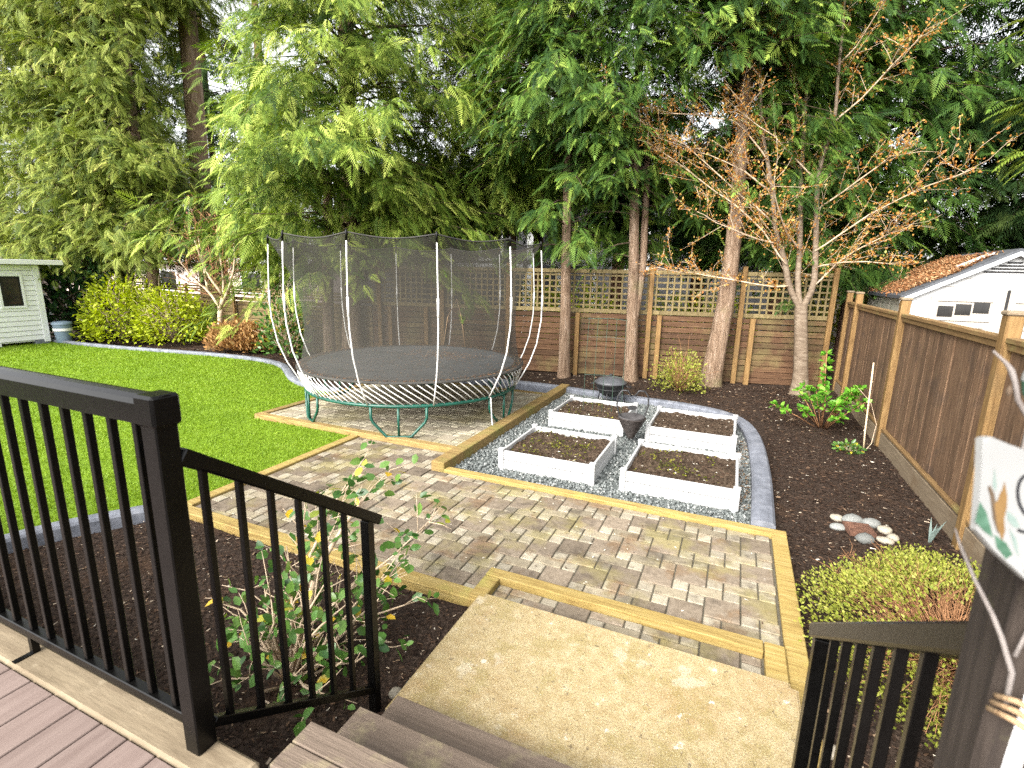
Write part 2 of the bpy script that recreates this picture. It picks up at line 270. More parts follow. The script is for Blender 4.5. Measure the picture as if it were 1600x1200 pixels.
def scatter(tv, tf, P, X, N, sc, tint, tiptint=None):
    """copies of a small template (X along, Z normal) at points P: one joined mesh"""
    P = np.asarray(P, float); X = norm(np.asarray(X, float)); N = np.asarray(N, float); N = norm(N-X*(X*N).sum(-1, keepdims=True)); Y = np.cross(N, X)
    sc = np.asarray(sc, float); sc = sc[:, None] if sc.ndim == 1 else sc
    B = np.stack([X*sc[:, :1], Y*sc[:, -1:], N*sc[:, :1]], 1)          # n,3,3
    V = np.einsum('vk,nkc->nvc', tv, B)+P[:, None, :]
    n, k = len(P), len(tv); T = tf[None]+(np.arange(n)*k)[:, None, None]
    t = np.repeat(np.asarray(tint)[:, None], k, 1)
    if tiptint is not None: t = t+tiptint[None]
    return V.reshape(-1, 3), T.reshape(-1, 3), np.clip(t, 0, 1).ravel()
def merge(L):
    V = []; T = []; I = []; k = 0
    for v, t, i in L: V.append(v); T.append(t+k); I.append(i); k += len(v)
    return np.concatenate(V), np.concatenate(T), np.concatenate(I)
# leaf templates
LEAF_V = np.array([(0, 0, 0), (.3, .24, .05), (.3, -.24, .05), (.72, .2, .02), (.72, -.2, .02), (1, 0, -.08), (.3, 0, 0), (.72, 0, -.03)])
LEAF_F = np.array([(0, 2, 6), (0, 6, 1), (2, 4, 7), (2, 7, 6), (6, 7, 3), (6, 3, 1), (4, 5, 7), (7, 5, 3)])
DIA_V = np.array([(0, 0, 0), (.5, .28, .04), (.5, -.28, .04), (1, 0, -.05)]); DIA_F = np.array([(0, 2, 3), (0, 3, 1)])
CHIP_V = np.array([(-.5, -.22, 0), (.5, -.16, .05), (.42, .22, 0), (-.45, .2, .08)]); CHIP_F = np.array([(0, 1, 2), (0, 2, 3)])
OCT = np.array([(1, 0, 0), (-.9, .2, 0), (.1, 1, .1), (0, -.95, -.1), (.1, .1, .8), (0, 0, -.8)]); OCT_F = np.array([(0, 2, 4), (2, 1, 4), (1, 3, 4), (3, 0, 4), (2, 0, 5), (1, 2, 5), (3, 1, 5), (0, 3, 5)])
def frond_template(pairs=10, fan=.5, wid=.026):
    V = []; F = []; tt = []
    def fing(bx, by, bz, dx, dy, L, wd, dz):          # one slim pointed branchlet
        k = len(V); px, py = -dy, dx; q = .16*L
        V.extend([(bx+dx*q+px*wd*1.15, by+dy*q+py*wd*1.15, bz), (bx+dx*q-px*wd*1.15, by+dy*q-py*wd*1.15, bz), (bx+dx*L*1.06, by+dy*L*1.06, bz-dz)])
        F.append((k, k+1, k+2)); tt.extend([-.08, -.08, .2])
    for i in range(pairs):
        x = .06+.86*i/(pairs-1); L = fan*(1.08-x)**.75*(.55+.45*min(1, x*5)); z = -.3*x*x
        for s in (-1, 1):
            a = R(52-14*x); xx = x+(.03 if s > 0 else 0)
            fing(xx, 0, z, math.cos(a), s*math.sin(a), L*(1 if i % 2 else .86), wid*(.75+.4*(1-x)), .09)
    fing(.85, 0, -.22, 1, 0, .26, .05, .14)
    return np.array(V), np.array(F), np.array(tt)
FR_V, FR_F, FR_T = frond_template()
FR2_V, FR2_F, FR2_T = frond_template(7, .5, .045)

# ------------------------------------------------------------------ the ground
def vnoise(x, y, s):
    return (np.sin(x*s*1.7+y*s*.9)+np.sin(x*s*.6-y*s*2.1+1.3)+np.sin(x*s*3.1+2.1*y*s+.4)*.5+np.sin(-x*s*4.3+3.7*y*s)*.35)/2.85
def ground_z(x, y):
    x = np.asarray(x, float); y = np.asarray(y, float)
    back = np.clip((y-8.6)/1.8, 0, 1); right = np.clip((x-.6)/.6, 0, 1)
    left = np.clip((-1.0-x)/.4, 0, 1)*np.clip((3.2-y)/.6, 0, 1)
    z = -.085+.09*back+.06*right*(1-back)+.04*left
    return z+.018*vnoise(x, y, 2.2)+.009*vnoise(x, y, 7.1)
gx = np.concatenate([[-200, -120, -70, -45, -32], np.arange(-24, -8, .5), np.arange(-8, 2.6, .09), [3, 4, 6, 10, 20, 45, 90, 180]])
gy = np.concatenate([[-30, -8, -2, .5], np.arange(1, 3.2, .06), np.arange(3.2, 12.6, .14), [13, 15, 18, 24, 40, 70, 120, 220]])
GX, GY = np.meshgrid(gx, gy); GZ = ground_z(GX, GY); nx, ny = len(gx), len(gy)
idx = (np.arange(ny-1)[:, None]*nx+np.arange(nx-1)[None]).ravel()
new('ground', npmesh('ground', np.stack([GX, GY, GZ], -1), np.concatenate([np.stack([idx, idx+1, idx+nx+1], -1), np.stack([idx, idx+nx+1, idx+nx], -1)]), smooth=True), 'mulch', kind='structure', label='dark bark mulch beds and ground of the back garden')

# lawn sheet
def smooth(P, it=2):
    P = np.array(P, float)
    for _ in range(it):
        Q = [P[0]]
        for a, b in zip(P[:-1], P[1:]): Q += [a*.75+b*.25, a*.25+b*.75]
        Q.append(P[-1]); P = np.array(Q)
    return P
K_BACK = smooth([(-17.6, 7.62), (-16.7, 7.68), (-15.1, 7.72), (-13.05, 7.98), (-11.64, 8.23), (-10.0, 8.3), (-9.0, 8.05), (-8.3, 7.55), (-7.7, 7.08), (-7.1, 6.8), (-6.5, 6.7), (-6.19, 6.72)])
K_BED = smooth([(-5.9, 8.42), (-5, 8.72), (-3.69, 8.83), (-2.95, 8.8), (-2.22, 8.68), (-1.36, 8.6), (-.58, 8.52), (-.09, 8.33), (.23, 7.95), (.38, 7.2), (.42, 5.9), (.4, 4.9), (.39, 4.53)])
K_FRONT = smooth([(-4.4, 2.58), (-4.53, 2.41), (-4.72, 2.12), (-4.84, 1.91), (-4.92, 1.67), (-4.98, 1.1), (-5.0, .4), (-5.0, -1.5)])
lawn_poly = [tuple(p) for p in K_BACK]+[(-6.17, 4.93), (-4.4, 4.93)]+[tuple(p) for p in K_FRONT]+[(-26, -1.5), (-26, 7.62)]
LZ = .0
MB().prism([(x, y) for x, y in lawn_poly][::-1], LZ-.12, LZ).build('lawn', 'turf', kind='structure', label='bright green artificial turf lawn')
def inpoly(P, poly):
    x, y = P[:, 0], P[:, 1]; c = np.zeros(len(P), bool); j = len(poly)-1
    for i in range(len(poly)):
        xi, yi = poly[i]; xj, yj = poly[j]
        c ^= ((yi > y) != (yj > y)) & (x < (xj-xi)*(y-yi)/((yj-yi)+1e-12)+xi); j = i
    return c
def kerb(path, label, wd=.15, h=.075):
    n = len(path); t = np.gradient(path, axis=0); t = t/np.linalg.norm(t, axis=1, keepdims=True); nn = np.stack([-t[:, 1], t[:, 0]], 1)
    prof = [(-.5, -.16), (-.5, .6), (-.38, .9), (-.15, 1), (.15, 1), (.38, .9), (.5, .6), (.5, -.16)]
    mb = MB(); v = []; f = []; k = len(prof)
    for i in range(n):
        for (a, b) in prof: v.append((path[i, 0]+nn[i, 0]*a*wd, path[i, 1]+nn[i, 1]*a*wd, (b*h if b > 0 else -.15)))
    for i in range(n-1):
        for j in range(k-1): f.append((i*k+j, i*k+j+1, (i+1)*k+j+1, (i+1)*k+j))
    f += [tuple(range(k)), tuple((n-1)*k+j for j in range(k-1, -1, -1))]
    return mb.add(v, f).build('kerb', 'kerb', kind='structure', smooth=False, label=label)
kerb(K_BACK, 'curved slate grey kerb along the far side of the lawn')
kerb(K_BED, 'curved slate grey kerb around the raised bed gravel', .19)
kerb(K_FRONT, 'curved slate grey kerb at the near side of the lawn', .13)
# turf blades
nb = 330000
d = 3.2+18*RNG.random(nb)**1.6; a = R(8)+R(78)*RNG.random(nb); P = np.stack([-d*np.sin(a), d*np.cos(a)], 1)
P = P[inpoly(P, lawn_poly)]
nb = len(P); dist = np.linalg.norm(P, axis=1); hgt = (.014+.01*RNG.random(nb))*(1+.05*dist); wdt = .0035+.0011*dist
ang = RNG.random(nb)*2*PI; lean = RNG.normal(0, .5, (nb, 2))
b0 = np.stack([P[:, 0]-np.cos(ang)*wdt/2, P[:, 1]-np.sin(ang)*wdt/2, np.full(nb, LZ-.001)], 1); b1 = np.stack([P[:, 0]+np.cos(ang)*wdt/2, P[:, 1]+np.sin(ang)*wdt/2, np.full(nb, LZ-.001)], 1)
tp = np.stack([P[:, 0]+lean[:, 0]*hgt, P[:, 1]+lean[:, 1]*hgt, LZ+hgt], 1)
tn = np.clip(.42+.12*vnoise(P[:, 0], P[:, 1], 1.1)+.1*vnoise(P[:, 0]*.4, P[:, 1]*1.6, 2.3)+RNG.normal(0, .12, nb), 0, 1)
new('turf_blades', npmesh('turf_blades', np.stack([b0, b1, tp], 1), np.arange(nb*3).reshape(-1, 3), np.repeat(tn, 3)), 'blade', kind='stuff', label='short bright green blades of the turf lawn')

# ------------------------------------------------------------------ paving
U = .1095
def paver_cells(x0, x1, y0, y1, ox, oy):
    """three sizes in a stepped bond: square 2x2, rectangle 2x1 and two small squares"""
    out = []
    for i in range(int((x0-ox)/U/2)-6, int((x1-ox)/U/2)+6):
        for j in range(-30, 30):
            bx = ox+2*i*U; by = oy+(i+4*j)*U
            for (u, v, a, b, t) in ((0, -2, 2, 2, 'square'), (0, -3, 1, 1, 'small'), (1, -3, 2, 1, 'rect'), (1, -4, 1, 1, 'small')):
                out.append((bx+u*U, bx+(u+a)*U, by+v*U, by+(v+b)*U, t))
    return out
def lay(parent, regions, ox, oy, ztop, mats, maxn, keyf, g=.0045, th=.05):
    X0 = min(r[0] for r in regions); X1 = max(r[1] for r in regions); Y0 = min(r[2] for r in regions); Y1 = max(r[3] for r in regions)
    pcs = []
    for (a, b, c, d, t) in paver_cells(X0, X1, Y0, Y1, ox, oy):
        parts = []
        for (p, q, r, s) in regions:
            e = (max(a, p), min(b, q), max(c, r), min(d, s))
            if e[1]-e[0] > .02 and e[3]-e[2] > .02: parts.append(e)
        if not parts: continue
        if abs(sum((e[1]-e[0])*(e[3]-e[2]) for e in parts)-(b-a)*(d-c)) < 1e-4: parts = [(a, b, c, d)]
        for e in parts: pcs.append((*e, t))
    pcs.sort(key=keyf)
    rest = {}
    for i, (a, b, c, d, t) in enumerate(pcs):
        dz = random.uniform(-.003, .003)
        if i < maxn:
            o = new('paver', cbox(b-a-2*g, d-c-2*g, th, .005, mats[t]), mats[t], parent, ((a+b)/2, (c+d)/2, ztop-th/2+dz),
                    (random.uniform(-.006, .006), random.uniform(-.006, .006), random.uniform(-.006, .006)))
        else: rest.setdefault(mats[t], MB()).box(a+g, b-g, c+g, d-g, ztop-th, ztop+dz)
    for k, mb in rest.items(): mb.build('far_pavers', k, parent, kind='stuff')
patio = MB().box(-4.3, .46, 2.62, 4.4, -.16, -.012).box(-4.3, -2.86, 4.4, 4.94, -.16, -.012).build('patio', 'joint', kind='structure', label='paver patio edged with yellow treated timbers')
dkey = lambda e: math.hypot((e[0]+e[1])/2, (e[2]+e[3])/2)
lay(patio, [(-4.27, -2.865, 2.72, 4.93), (-2.865, -1.43, 2.72, 4.405), (-1.43, .445, 2.965, 4.405), (-1.3, .33, 2.62, 2.855)], 0, 4.205, 0, {'square': 'paver_square', 'rect': 'paver_rect', 'small': 'paver_small'}, 300, dkey)
T = lambda *a, m='timber', p=patio: board('edging_timber', m, *a, p, .006)
T(-4.4, -1.345, 2.6, 2.712, -.14, .018); T(-4.39, -4.278, 2.716, 4.935, -.14, .022)
T(-2.7, .565, 4.412, 4.512, -.14, .03); T(.452, .566, 2.2, 4.408, -.14, .022)
T(-1.42, .335, 2.862, 2.958, -.1, .045); T(-1.42, -1.31, 2.612, 2.858, -.1, .04); T(.34, .448, 2.5, 2.958, -.1, .042)
pad = MB().box(-6.08, -2.88, 5.0, 8.12, -.12, .03).build('trampoline_pad', 'joint', kind='structure', label='paver pad under the trampoline')
lay(pad, [(-6.045, -2.87, 5.055, 8.1)], -4.4, 6.2, .042, {'square': 'pad_square', 'rect': 'pad_rect', 'small': 'pad_rect'}, 300, dkey)
T(-6.16, -2.868, 4.945, 5.05, -.12, .062, m='timber_old', p=pad); T(-6.16, -6.05, 5.054, 8.15, -.12, .06, m='timber_old', p=pad)
T(-2.862, -2.7, 4.42, 8.88, -.12, .098, m='timber_old', p=pad); T(-6.05, -2.87, 8.11, 8.2, -.12, .055, m='timber_old', p=pad)

# gravel area
grav_poly = [(-2.7, 4.51), (.36, 4.51), (.36, 5.9), (.3, 7.2), (.16, 7.9), (-.13, 8.22), (-.6, 8.42), (-1.4, 8.5), (-2.2, 8.58), (-2.7, 8.68)]
MB().prism(grav_poly, -.14, -.03).build('gravel', 'gravelbed', kind='structure', label='grey green crushed gravel around the raised beds')
n = 17000; P = np.stack([RNG.uniform(-2.7, .4, n), RNG.uniform(4.51, 8.7, n)], 1); P = P[inpoly(P, grav_poly)]; n = len(P)
sz = RNG.uniform(.01, .024, n)*(1+.06*(P[:, 1]-4.5)); X = RNG.normal(0, 1, (n, 3)); N = RNG.normal(0, 1, (n, 3))
V, Tt, I = scatter(OCT, OCT_F, np.concatenate([P, (-.026+RNG.uniform(0, .012, n))[:, None]], 1), X, N, sz, np.clip(RNG.normal(.45, .25, n), 0, 1))
new('gravel_stones', npmesh('gravel_stones', V, Tt, I), 'pebble', kind='stuff', label='loose grey green gravel stones')

# loose bark chips on the beds
chips = []
def chipfield(x0, x1, y0, y1, n, lo, hi, poly=None, dark=.35):
    P = np.stack([RNG.uniform(x0, x1, n), RNG.uniform(y0, y1, n)], 1)
    if poly is not None: P = P[inpoly(P, poly)]
    n = len(P); z = ground_z(P[:, 0], P[:, 1])+RNG.uniform(.0, .014, n)
    N = np.stack([RNG.normal(0, .45, n), RNG.normal(0, .45, n), np.ones(n)], 1); X = np.concatenate([RNG.normal(0, 1, (n, 2)), np.zeros((n, 1))], 1)
    tint = np.clip(np.abs(RNG.normal(0, dark, n)), 0, .9); tint[RNG.random(n) < .025] = .98; tint[RNG.random(n) < .006] = 1
    sc = np.exp(RNG.uniform(math.log(lo), math.log(hi), n))
    chips.append(scatter(CHIP_V, CHIP_F, np.concatenate([P, z[:, None]], 1), X, N, np.stack([sc, sc*RNG.uniform(.4, 1, n)], 1), tint))
chipfield(-5, -1.3, .95, 2.6, 15000, .008, .035, [(-4.98, .9), (-4.85, 1.9), (-4.55, 2.42), (-4.42, 2.6), (-1.34, 2.6), (-1.34, .9)])
chipfield(.55, 1.9, 1.5, 11, 22000, .01, .045, [(.57, 1.5), (.57, 4.45), (.52, 6), (.47, 7.2), (.3, 8.05), (-.05, 8.5), (.3, 11.2), (1.9, 11.2), (1.9, 1.5)])
chipfield(-7.5, 1.7, 8.3, 11, 14000, .02, .06, [(-7.5, 7.2), (-6.2, 8.3), (-5, 8.9), (-3.6, 9), (-2.2, 8.84), (-.5, 8.7), (0, 8.5), (1.7, 8.5), (1.7, 11.2), (-4.3, 10), (-7.5, 9.3)], .45)
chipfield(-18, -7.5, 7.6, 10.6, 6000, .04, .1, [(-18, 7.8), (-13, 8.15), (-10, 8.45), (-7.5, 7.3), (-7.5, 9.4), (-18, 10.8)], .45)
V, Tt, I = merge(chips); new('bark_chips', npmesh('bark_chips', V, Tt, I), 'chip', kind='stuff', label='loose bark chips strewn over the planting beds')

pl = []
n = 70; P = np.stack([RNG.uniform(-4.2, .4, n), RNG.uniform(2.8, 4.35, n), np.full(n, .006)], 1)
pl.append(scatter(CHIP_V, CHIP_F, P, np.concatenate([RNG.normal(0, 1, (n, 2)), np.zeros((n, 1))], 1), np.tile((0, 0, 1.), (n, 1)), np.stack([RNG.uniform(.012, .028, n), RNG.uniform(.012, .026, n)], 1), np.where(RNG.random(n) < .75, 1, .6)))
n = 420; P = np.stack([RNG.normal(.24, .06, n), RNG.uniform(4.9, 7.2, n), np.full(n, -.012)], 1); P = P[P[:, 0] < .3]; n = len(P)
pl.append(scatter(CHIP_V, CHIP_F, P, np.concatenate([RNG.normal(0, 1, (n, 2)), np.zeros((n, 1))], 1), np.tile((0, 0, 1.), (n, 1))+RNG.normal(0, .3, (n, 3)), np.stack([RNG.uniform(.02, .05, n), RNG.uniform(.015, .03, n)], 1), RNG.uniform(.75, .97, n)))
V, Tt, I = merge(pl); new('fallen_petals', npmesh('fallen_petals', V, Tt, I), 'chip', kind='stuff', label='pale petals and dry leaves fallen on the paving and gravel')

# ------------------------------------------------------------------ concrete step, stairs, deck
bm = bmesh.new(); bmesh.ops.create_cube(bm, size=1)
for v in bm.verts: v.co = Vector((-.4225+v.co.x*1.795, 2.09+v.co.y*1.02, .035+v.co.z*.13))
bmesh.ops.bevel(bm, geom=[e for e in bm.edges if abs(e.verts[0].co.z-e.verts[1].co.z) > .05], offset=.035, segments=4, affect='EDGES')
bmesh.ops.bevel(bm, geom=[e for e in bm.edges if min(e.verts[0].co.z, e.verts[1].co.z) > .09], offset=.012, segments=2, affect='EDGES')
ms = bpy.data.meshes.new('concrete_step'); bm.to_mesh(ms); bm.free()
tag(new('concrete_step', ms, 'slab'), 'wide sandy yellow concrete slab step at the foot of the stairs', 'step')

stairs = thing('staircase', 'brown composite stair treads leading down from the deck to the slab', 'stairs', (-.43, 1.2, 0))
def ch(o, p): o.location = Vector(o.location)-p.location if p.type == 'EMPTY' else o.location; return o
for (z, y0, y1) in ((.257, 1.285, 1.565), (.413, 1.045, 1.325), (.57, .905, 1.083)):
    for a, b in ((y0, (y0+y1)/2-.002), ((y0+y1)/2+.002, y1)):
        ch(board('tread', 'tread', -1.205, .3, a, b, z-.026, z, stairs, .004), stairs)
for (z0, z1, y) in ((.1, .23, 1.53), (.26, .386, 1.29), (.416, .543, 1.05)):
    ch(board('riser', 'tread', -1.19, .285, y-.02, y, z0+.002, z1, stairs, .002), stairs)
deck = MB().box(-6, 1.6, -2, .89, .36, .54).build('deck', 'dark_frame', kind='structure', label='raised deck of pinkish brown composite boards')
x = -5.9
while x < 1.4:
    board('deck_board', 'deck', x, x+.139, -1.9, .775, .542, .57, deck, .003); x += .145
board('fascia', 'trim', -6, -1.23, .78, .9, .44, .574, deck, .012); board('fascia', 'trim', .32, 1.6, .78, .9, .44, .574, deck, .012)

# ------------------------------------------------------------------ black metal railings
def baluster_set(root, spec, size):
    for (x, y, z0, z1) in spec:
        o = board('baluster', 'black', x-size/2, x+size/2, y-size/2, y+size/2, z0, z1, root, .002); ch(o, root)
rail = thing('deck_railing', 'black metal railing with square balusters along the deck edge', 'railing', (-1.45, .86, .57))
ch(board('post', 'black', -1.485, -1.42, .828, .893, .30, 1.70, rail, .004), rail)
mb = MB(); prof = [(-.036, -.045), (-.036, .012), (-.03, .026), (-.016, .036), (0, .039), (.016, .036), (.03, .026), (.036, .012), (.036, -.045)]
v = [(xx, .86+a, 1.715+bz) for xx in (-5.6, -1.41) for a, bz in prof]; k = len(prof)
mb.add(v, [(j, (j+1) % k, k+(j+1) % k, k+j) for j in range(k)]+[tuple(range(k-1, -1, -1)), tuple(range(k, 2*k))])
o = mb.build('top_rail', 'black', rail); o.location = -Vector(rail.location)
ch(board('rail_collar', 'black', -1.49, -1.408, .819, .901, 1.664, 1.7545, rail, .008), rail)
ch(board('bottom_rail', 'black', -5.6, -1.488, .842, .878, .655, .69, rail, .003), rail)
baluster_set(rail, [(-1.555-.1225*k, .86, .6905, 1.668) for k in range(32)], .021)
for fx in (-2.44, -4.3):
    o = MB().box(fx-.012, fx+.012, .848, .872, .574, .654).box(fx-.012, fx+.012, .79, .872, .5745, .579).build('foot_bracket', 'black', rail); o.location = -Vector(rail.location)
def stair_rail(xr, label, y0, y1, z_at):
    t = thing('stair_railing', label, 'railing', (xr, 1.7, 0))
    s = -.695; ln = math.hypot(y1-y0, (y1-y0)*s); an = math.atan(s); mid = (y0+y1)/2
    def inc(nm, zc, wx, wz, a, b, bev=.006):
        L = math.hypot(b-a, (b-a)*s); m = (a+b)/2
        return new(nm, cbox(wx, L, wz, bev, 'black'), 'black', t, (0, m-1.7, z_at+s*(m-1.7)+zc), (an, 0, 0))
    inc('handrail', 0, .056, .046, y0, y1); inc('bottom_rail', -.93, .032, .032, .9, 1.69, .003)
    inc('rail_bracket', -.002, .059, .05, y0, y0+.06, .004) if xr < 0 else None
    ch(board('post', 'black', xr-.0225, xr+.0225, 1.678, 1.722, -.12 if xr < 0 else .095, z_at-.02, t, .003), t)
    for k in range(6):
        y = .965+.118*k; zz = z_at+s*(y-1.7)
        ch(board('baluster', 'black', xr-.0105, xr+.0105, y-.0105, y+.0105, zz-.925, zz-.012, t, .002), t)
    return t
stair_rail(-1.45, 'black sloping stair railing beside the glossy leaved shrub', .895, 1.77, 1.005)
stair_rail(.356, 'black sloping stair railing in front of the lime green bush', .79, 1.77, 1.005)

# ------------------------------------------------------------------ trampoline
TX, TY = -4.42, 6.4
tr = thing('trampoline', 'round trampoline with green frame, white rods and dark safety net', 'trampoline', (TX, TY, .042))
def tp(o): o.location = (0, 0, -.042); return o
circ = lambda r, z, n=96: [(r*math.cos(2*PI*k/n), r*math.sin(2*PI*k/n), z) for k in range(n+1)]
tp(MB().tube(circ(1.55, .455), .024, 8, False).build('base_frame', 'green_steel', tr, True))
for k in range(6):
    A = R(297-60*k); hw = .225; s = MB()
    def fp(a, z, rr=1.55): return (rr*math.cos(A+a), rr*math.sin(A+a), z)
    s.tube([fp(-hw, .45), fp(-hw, .3), fp(-hw*.93, .24), fp(-hw*.45, .065), fp(-hw*.35, .06), fp(hw*.35, .06), fp(hw*.45, .065), fp(hw*.93, .24), fp(hw, .3), fp(hw, .45)], .0185, 8)
    leg = s.build('leg', 'green_steel', tr, True); tp(leg)
    c2 = MB().tube([fp(0, .445), fp(0, .075)], .016, 8).build('strut', 'green_steel', leg, True)
mb = MB(); prof = [(0, .773), (.5, .771), (1.0, .77), (1.4, .772), (1.52, .775)]
tp(mb.lathe(prof, 72).build('mat', 'mat', tr, True))
tp(MB().lathe([(1.52, .777), (1.6, .782), (1.66, .778), (1.665, .757), (1.63, .75)], 72).build('mat_edge', 'matedge', tr, True))
q4 = lambda r, a, z: (r*math.cos(a), r*math.sin(a), z)
rodm = MB().tube([q4(1.555, 0, .465), q4(1.59, -.075, .56), q4(1.635, -.175, .68), q4(1.64, -.235, .757)], .007, 6).mesh('spring_rod', True)
for k in range(96): new('spring_rod', rodm, 'white_rod', tr, (0, 0, -.042), (0, 0, 2*PI*k/96))
NP = 12; A0 = R(13)
prod = [(1.565, .46), (1.66, .62), (1.77, .82), (1.87, 1.1), (1.925, 1.45), (1.93, 1.8), (1.91, 2.2), (1.895, 2.42)]
pm = MB().tube([(r, 0, z) for r, z in prod], [.0098]*5+[.0085]*3, 6).mesh('net_pole', True)
sm = MB().tube([(1.93, 0, 1.58), (1.929, 0, 1.8)], .0145, 6).mesh('pole_sleeve', True)
cm = MB().tube([(1.897, 0, 2.41), (1.893, 0, 2.5), (1.885, 0, 2.53)], .014, 6).mesh('pole_cap', True)
for k in range(NP):
    a = A0+2*PI*k/NP
    p = new('net_pole', pm, 'white_rod', tr, (0, 0, -.042), (0, 0, a)); new('sleeve', sm, 'white_rod', p); new('cap', cm, 'black', p)
# net: hung from the pole caps, waisted, laced to the mat edge
na = NP*12; zs = np.linspace(0, 1, 22); V = []; F = []
for i, u in enumerate(zs):
    for k in range(na):
        a = A0+2*PI*k/na; ph = (k % 12)/12; sag = math.sin(PI*ph)
        rtop = 1.885*(1-.05*sag); r = 1.6+(rtop-1.6)*u**2.2-.13*math.sin(PI*min(1, u*1.05))*(1-.25*sag)
        z = .775+(2.5-.055*sag-.775)*u
        V.append((r*math.cos(a), r*math.sin(a), z))
for i in range(len(zs)-1):
    for k in range(na): F.append((i*na+k, i*na+(k+1) % na, (i+1)*na+(k+1) % na, (i+1)*na+k))
tp(MB().add(V, F).build('safety_net', 'net', tr, True))
top = [V[(len(zs)-1)*na+k % na] for k in range(na+1)]
tp(MB().tube(top, .009, 5, False).build('net_hem', 'matedge', tr, True))
e0 = R(140)
tp(MB().tube([(1.5*math.cos(R(88)), 1.5*math.sin(R(88)), .8), (1.515*math.cos(R(91)), 1.515*math.sin(R(91)), 1.3), (1.6*math.cos(R(96)), 1.6*math.sin(R(96)), 1.62), (1.515*math.cos(R(101)), 1.515*math.sin(R(101)), 1.3), (1.5*math.cos(R(104)), 1.5*math.sin(R(104)), .8)], .009, 5).build('net_opening', 'cord', tr, True))
ra = R(343)
tp(MB().tube([(1.6*math.cos(ra), 1.6*math.sin(ra), .47), (1.61*math.cos(ra), 1.61*math.sin(ra), .36), (1.6*math.cos(ra)+.015, 1.6*math.sin(ra), .24), (1.63*math.cos(ra), 1.63*math.sin(ra), .12), (1.66*math.cos(ra)+.03, 1.66*math.sin(ra)-.05, .05)], .008, 5).build('hanging_rope', 'white_rod', tr, True))
n = 1500; aa = RNG.random(n)*2*PI; rr = 1.5*np.sqrt(RNG.random(n)); P = np.stack([rr*np.cos(aa), rr*np.sin(aa)], 1)
n2 = 900; P = np.concatenate([P[:600], np.stack([RNG.normal(.25, .35, 500), RNG.normal(.55, .22, 500)], 1), np.stack([1.55*np.cos(aa[:900]), 1.55*np.sin(aa[:900])], 1)*RNG.uniform(.97, 1.06, (900, 1))]); n = len(P)
V, Tt, I = scatter(CHIP_V, CHIP_F, np.concatenate([P, np.full((n, 1), .788)], 1), np.concatenate([RNG.normal(0, 1, (n, 2)), np.zeros((n, 1))], 1), np.tile((0, 0, 1.), (n, 1)), np.stack([RNG.uniform(.012, .045, n), RNG.uniform(.008, .02, n)], 1), RNG.random(n))
o = new('needle_litter', npmesh('needle_litter', V, Tt, I), 'debris', tr, (0, 0, -.042), kind='stuff')

# ------------------------------------------------------------------ raised beds
def raised_bed(x0, x1, y0, y1, label, seed, weed):
    g = np.random.default_rng(seed); h = .225; z0 = -.03
    t = thing('raised_bed', label, 'planter', ((x0+x1)/2, (y0+y1)/2, z0), 0, 'white raised beds on the gravel')
    w, d = (x1-x0)/2, (y1-y0)/2; L = lambda *a, nm='board', bv=.006: board(nm, 'vinyl', *a, t, bv)
    for k in range(2):
        a, b = k*(h/2)+.003, (k+1)*(h/2)-.004
        for s in (-1, 1):
            L(-w+.028, w-.028, s*(d-.015)-.013, s*(d-.015)+.013, a, b); L(s*(w-.015)-.013, s*(w-.015)+.013, -d+.028, d-.028, a, b)
    for sx in (-1, 1):
        for sy in (-1, 1):
            p = L(sx*(w-.012)-.028, sx*(w-.012)+.028, sy*(d-.012)-.028, sy*(d-.012)+.028, -.01, h+.01, nm='corner_post', bv=.005)
            new('post_cap', cbox(.066, .066, .014, .004, 'vinyl'), 'vinyl', p, (0, 0, h/2+.012))
    m = 34; xs = np.linspace(-w+.029, w-.029, m); ys = np.linspace(-d+.029, d-.029, m); X, Y = np.meshgrid(xs, ys)
    Z = .17+.02*vnoise(X+seed, Y*1.3, 6)+.012*vnoise(X*1.7, Y+seed, 17)+g.normal(0, .006, X.shape)
    ii = (np.arange(m-1)[:, None]*m+np.arange(m-1)[None]).ravel()
    new('soil', npmesh('soil', np.stack([X, Y, Z], -1), np.concatenate([np.stack([ii, ii+1, ii+m+1], -1), np.stack([ii, ii+m+1, ii+m], -1)])), 'bedsoil', t)
    n = 900; P = np.stack([g.uniform(-w+.05, w-.05, n), g.uniform(-d+.05, d-.05, n)], 1); zz = .185+.02*vnoise(P[:, 0]+seed, P[:, 1]*1.3, 6)
    cl = scatter(CHIP_V, CHIP_F, np.concatenate([P, zz[:, None]], 1), np.concatenate([g.normal(0, 1, (n, 2)), np.zeros((n, 1))], 1), g.normal(0, .5, (n, 3))+(0, 0, 1), np.stack([g.uniform(.01, .03, n)]*2, 1), np.where(g.random(n) < .03, 1, np.abs(g.normal(0, .4, n))*.9))
    new('soil_crumbs', npmesh('soil_crumbs', *cl), 'chip', t, kind='stuff')
    if weed:
        n = weed; c = np.stack([g.uniform(-w+.1, w-.1, 26), g.uniform(-d+.1, d-.1, 26)], 1); q = g.integers(0, 26, n)
        P = np.clip(c[q]+g.normal(0, .05, (n, 2)), [-w+.04, -d+.04], [w-.04, d-.04])
        wl = scatter(DIA_V, DIA_F, np.concatenate([P, (.185+g.uniform(0, .025, n))[:, None]], 1), g.normal(0, 1, (n, 3))*(1, 1, .4)+(0, 0, .3), g.normal(0, .4, (n, 3))+(0, 0, 1), g.uniform(.015, .04, n), g.random(n))
        new('weeds', npmesh('weeds', *wl), 'moss', t, kind='stuff')
raised_bed(-2.28, -1.25, 6.6, 7.62, 'white raised bed with wire stakes, in front of the black fire pit', 3, 130)
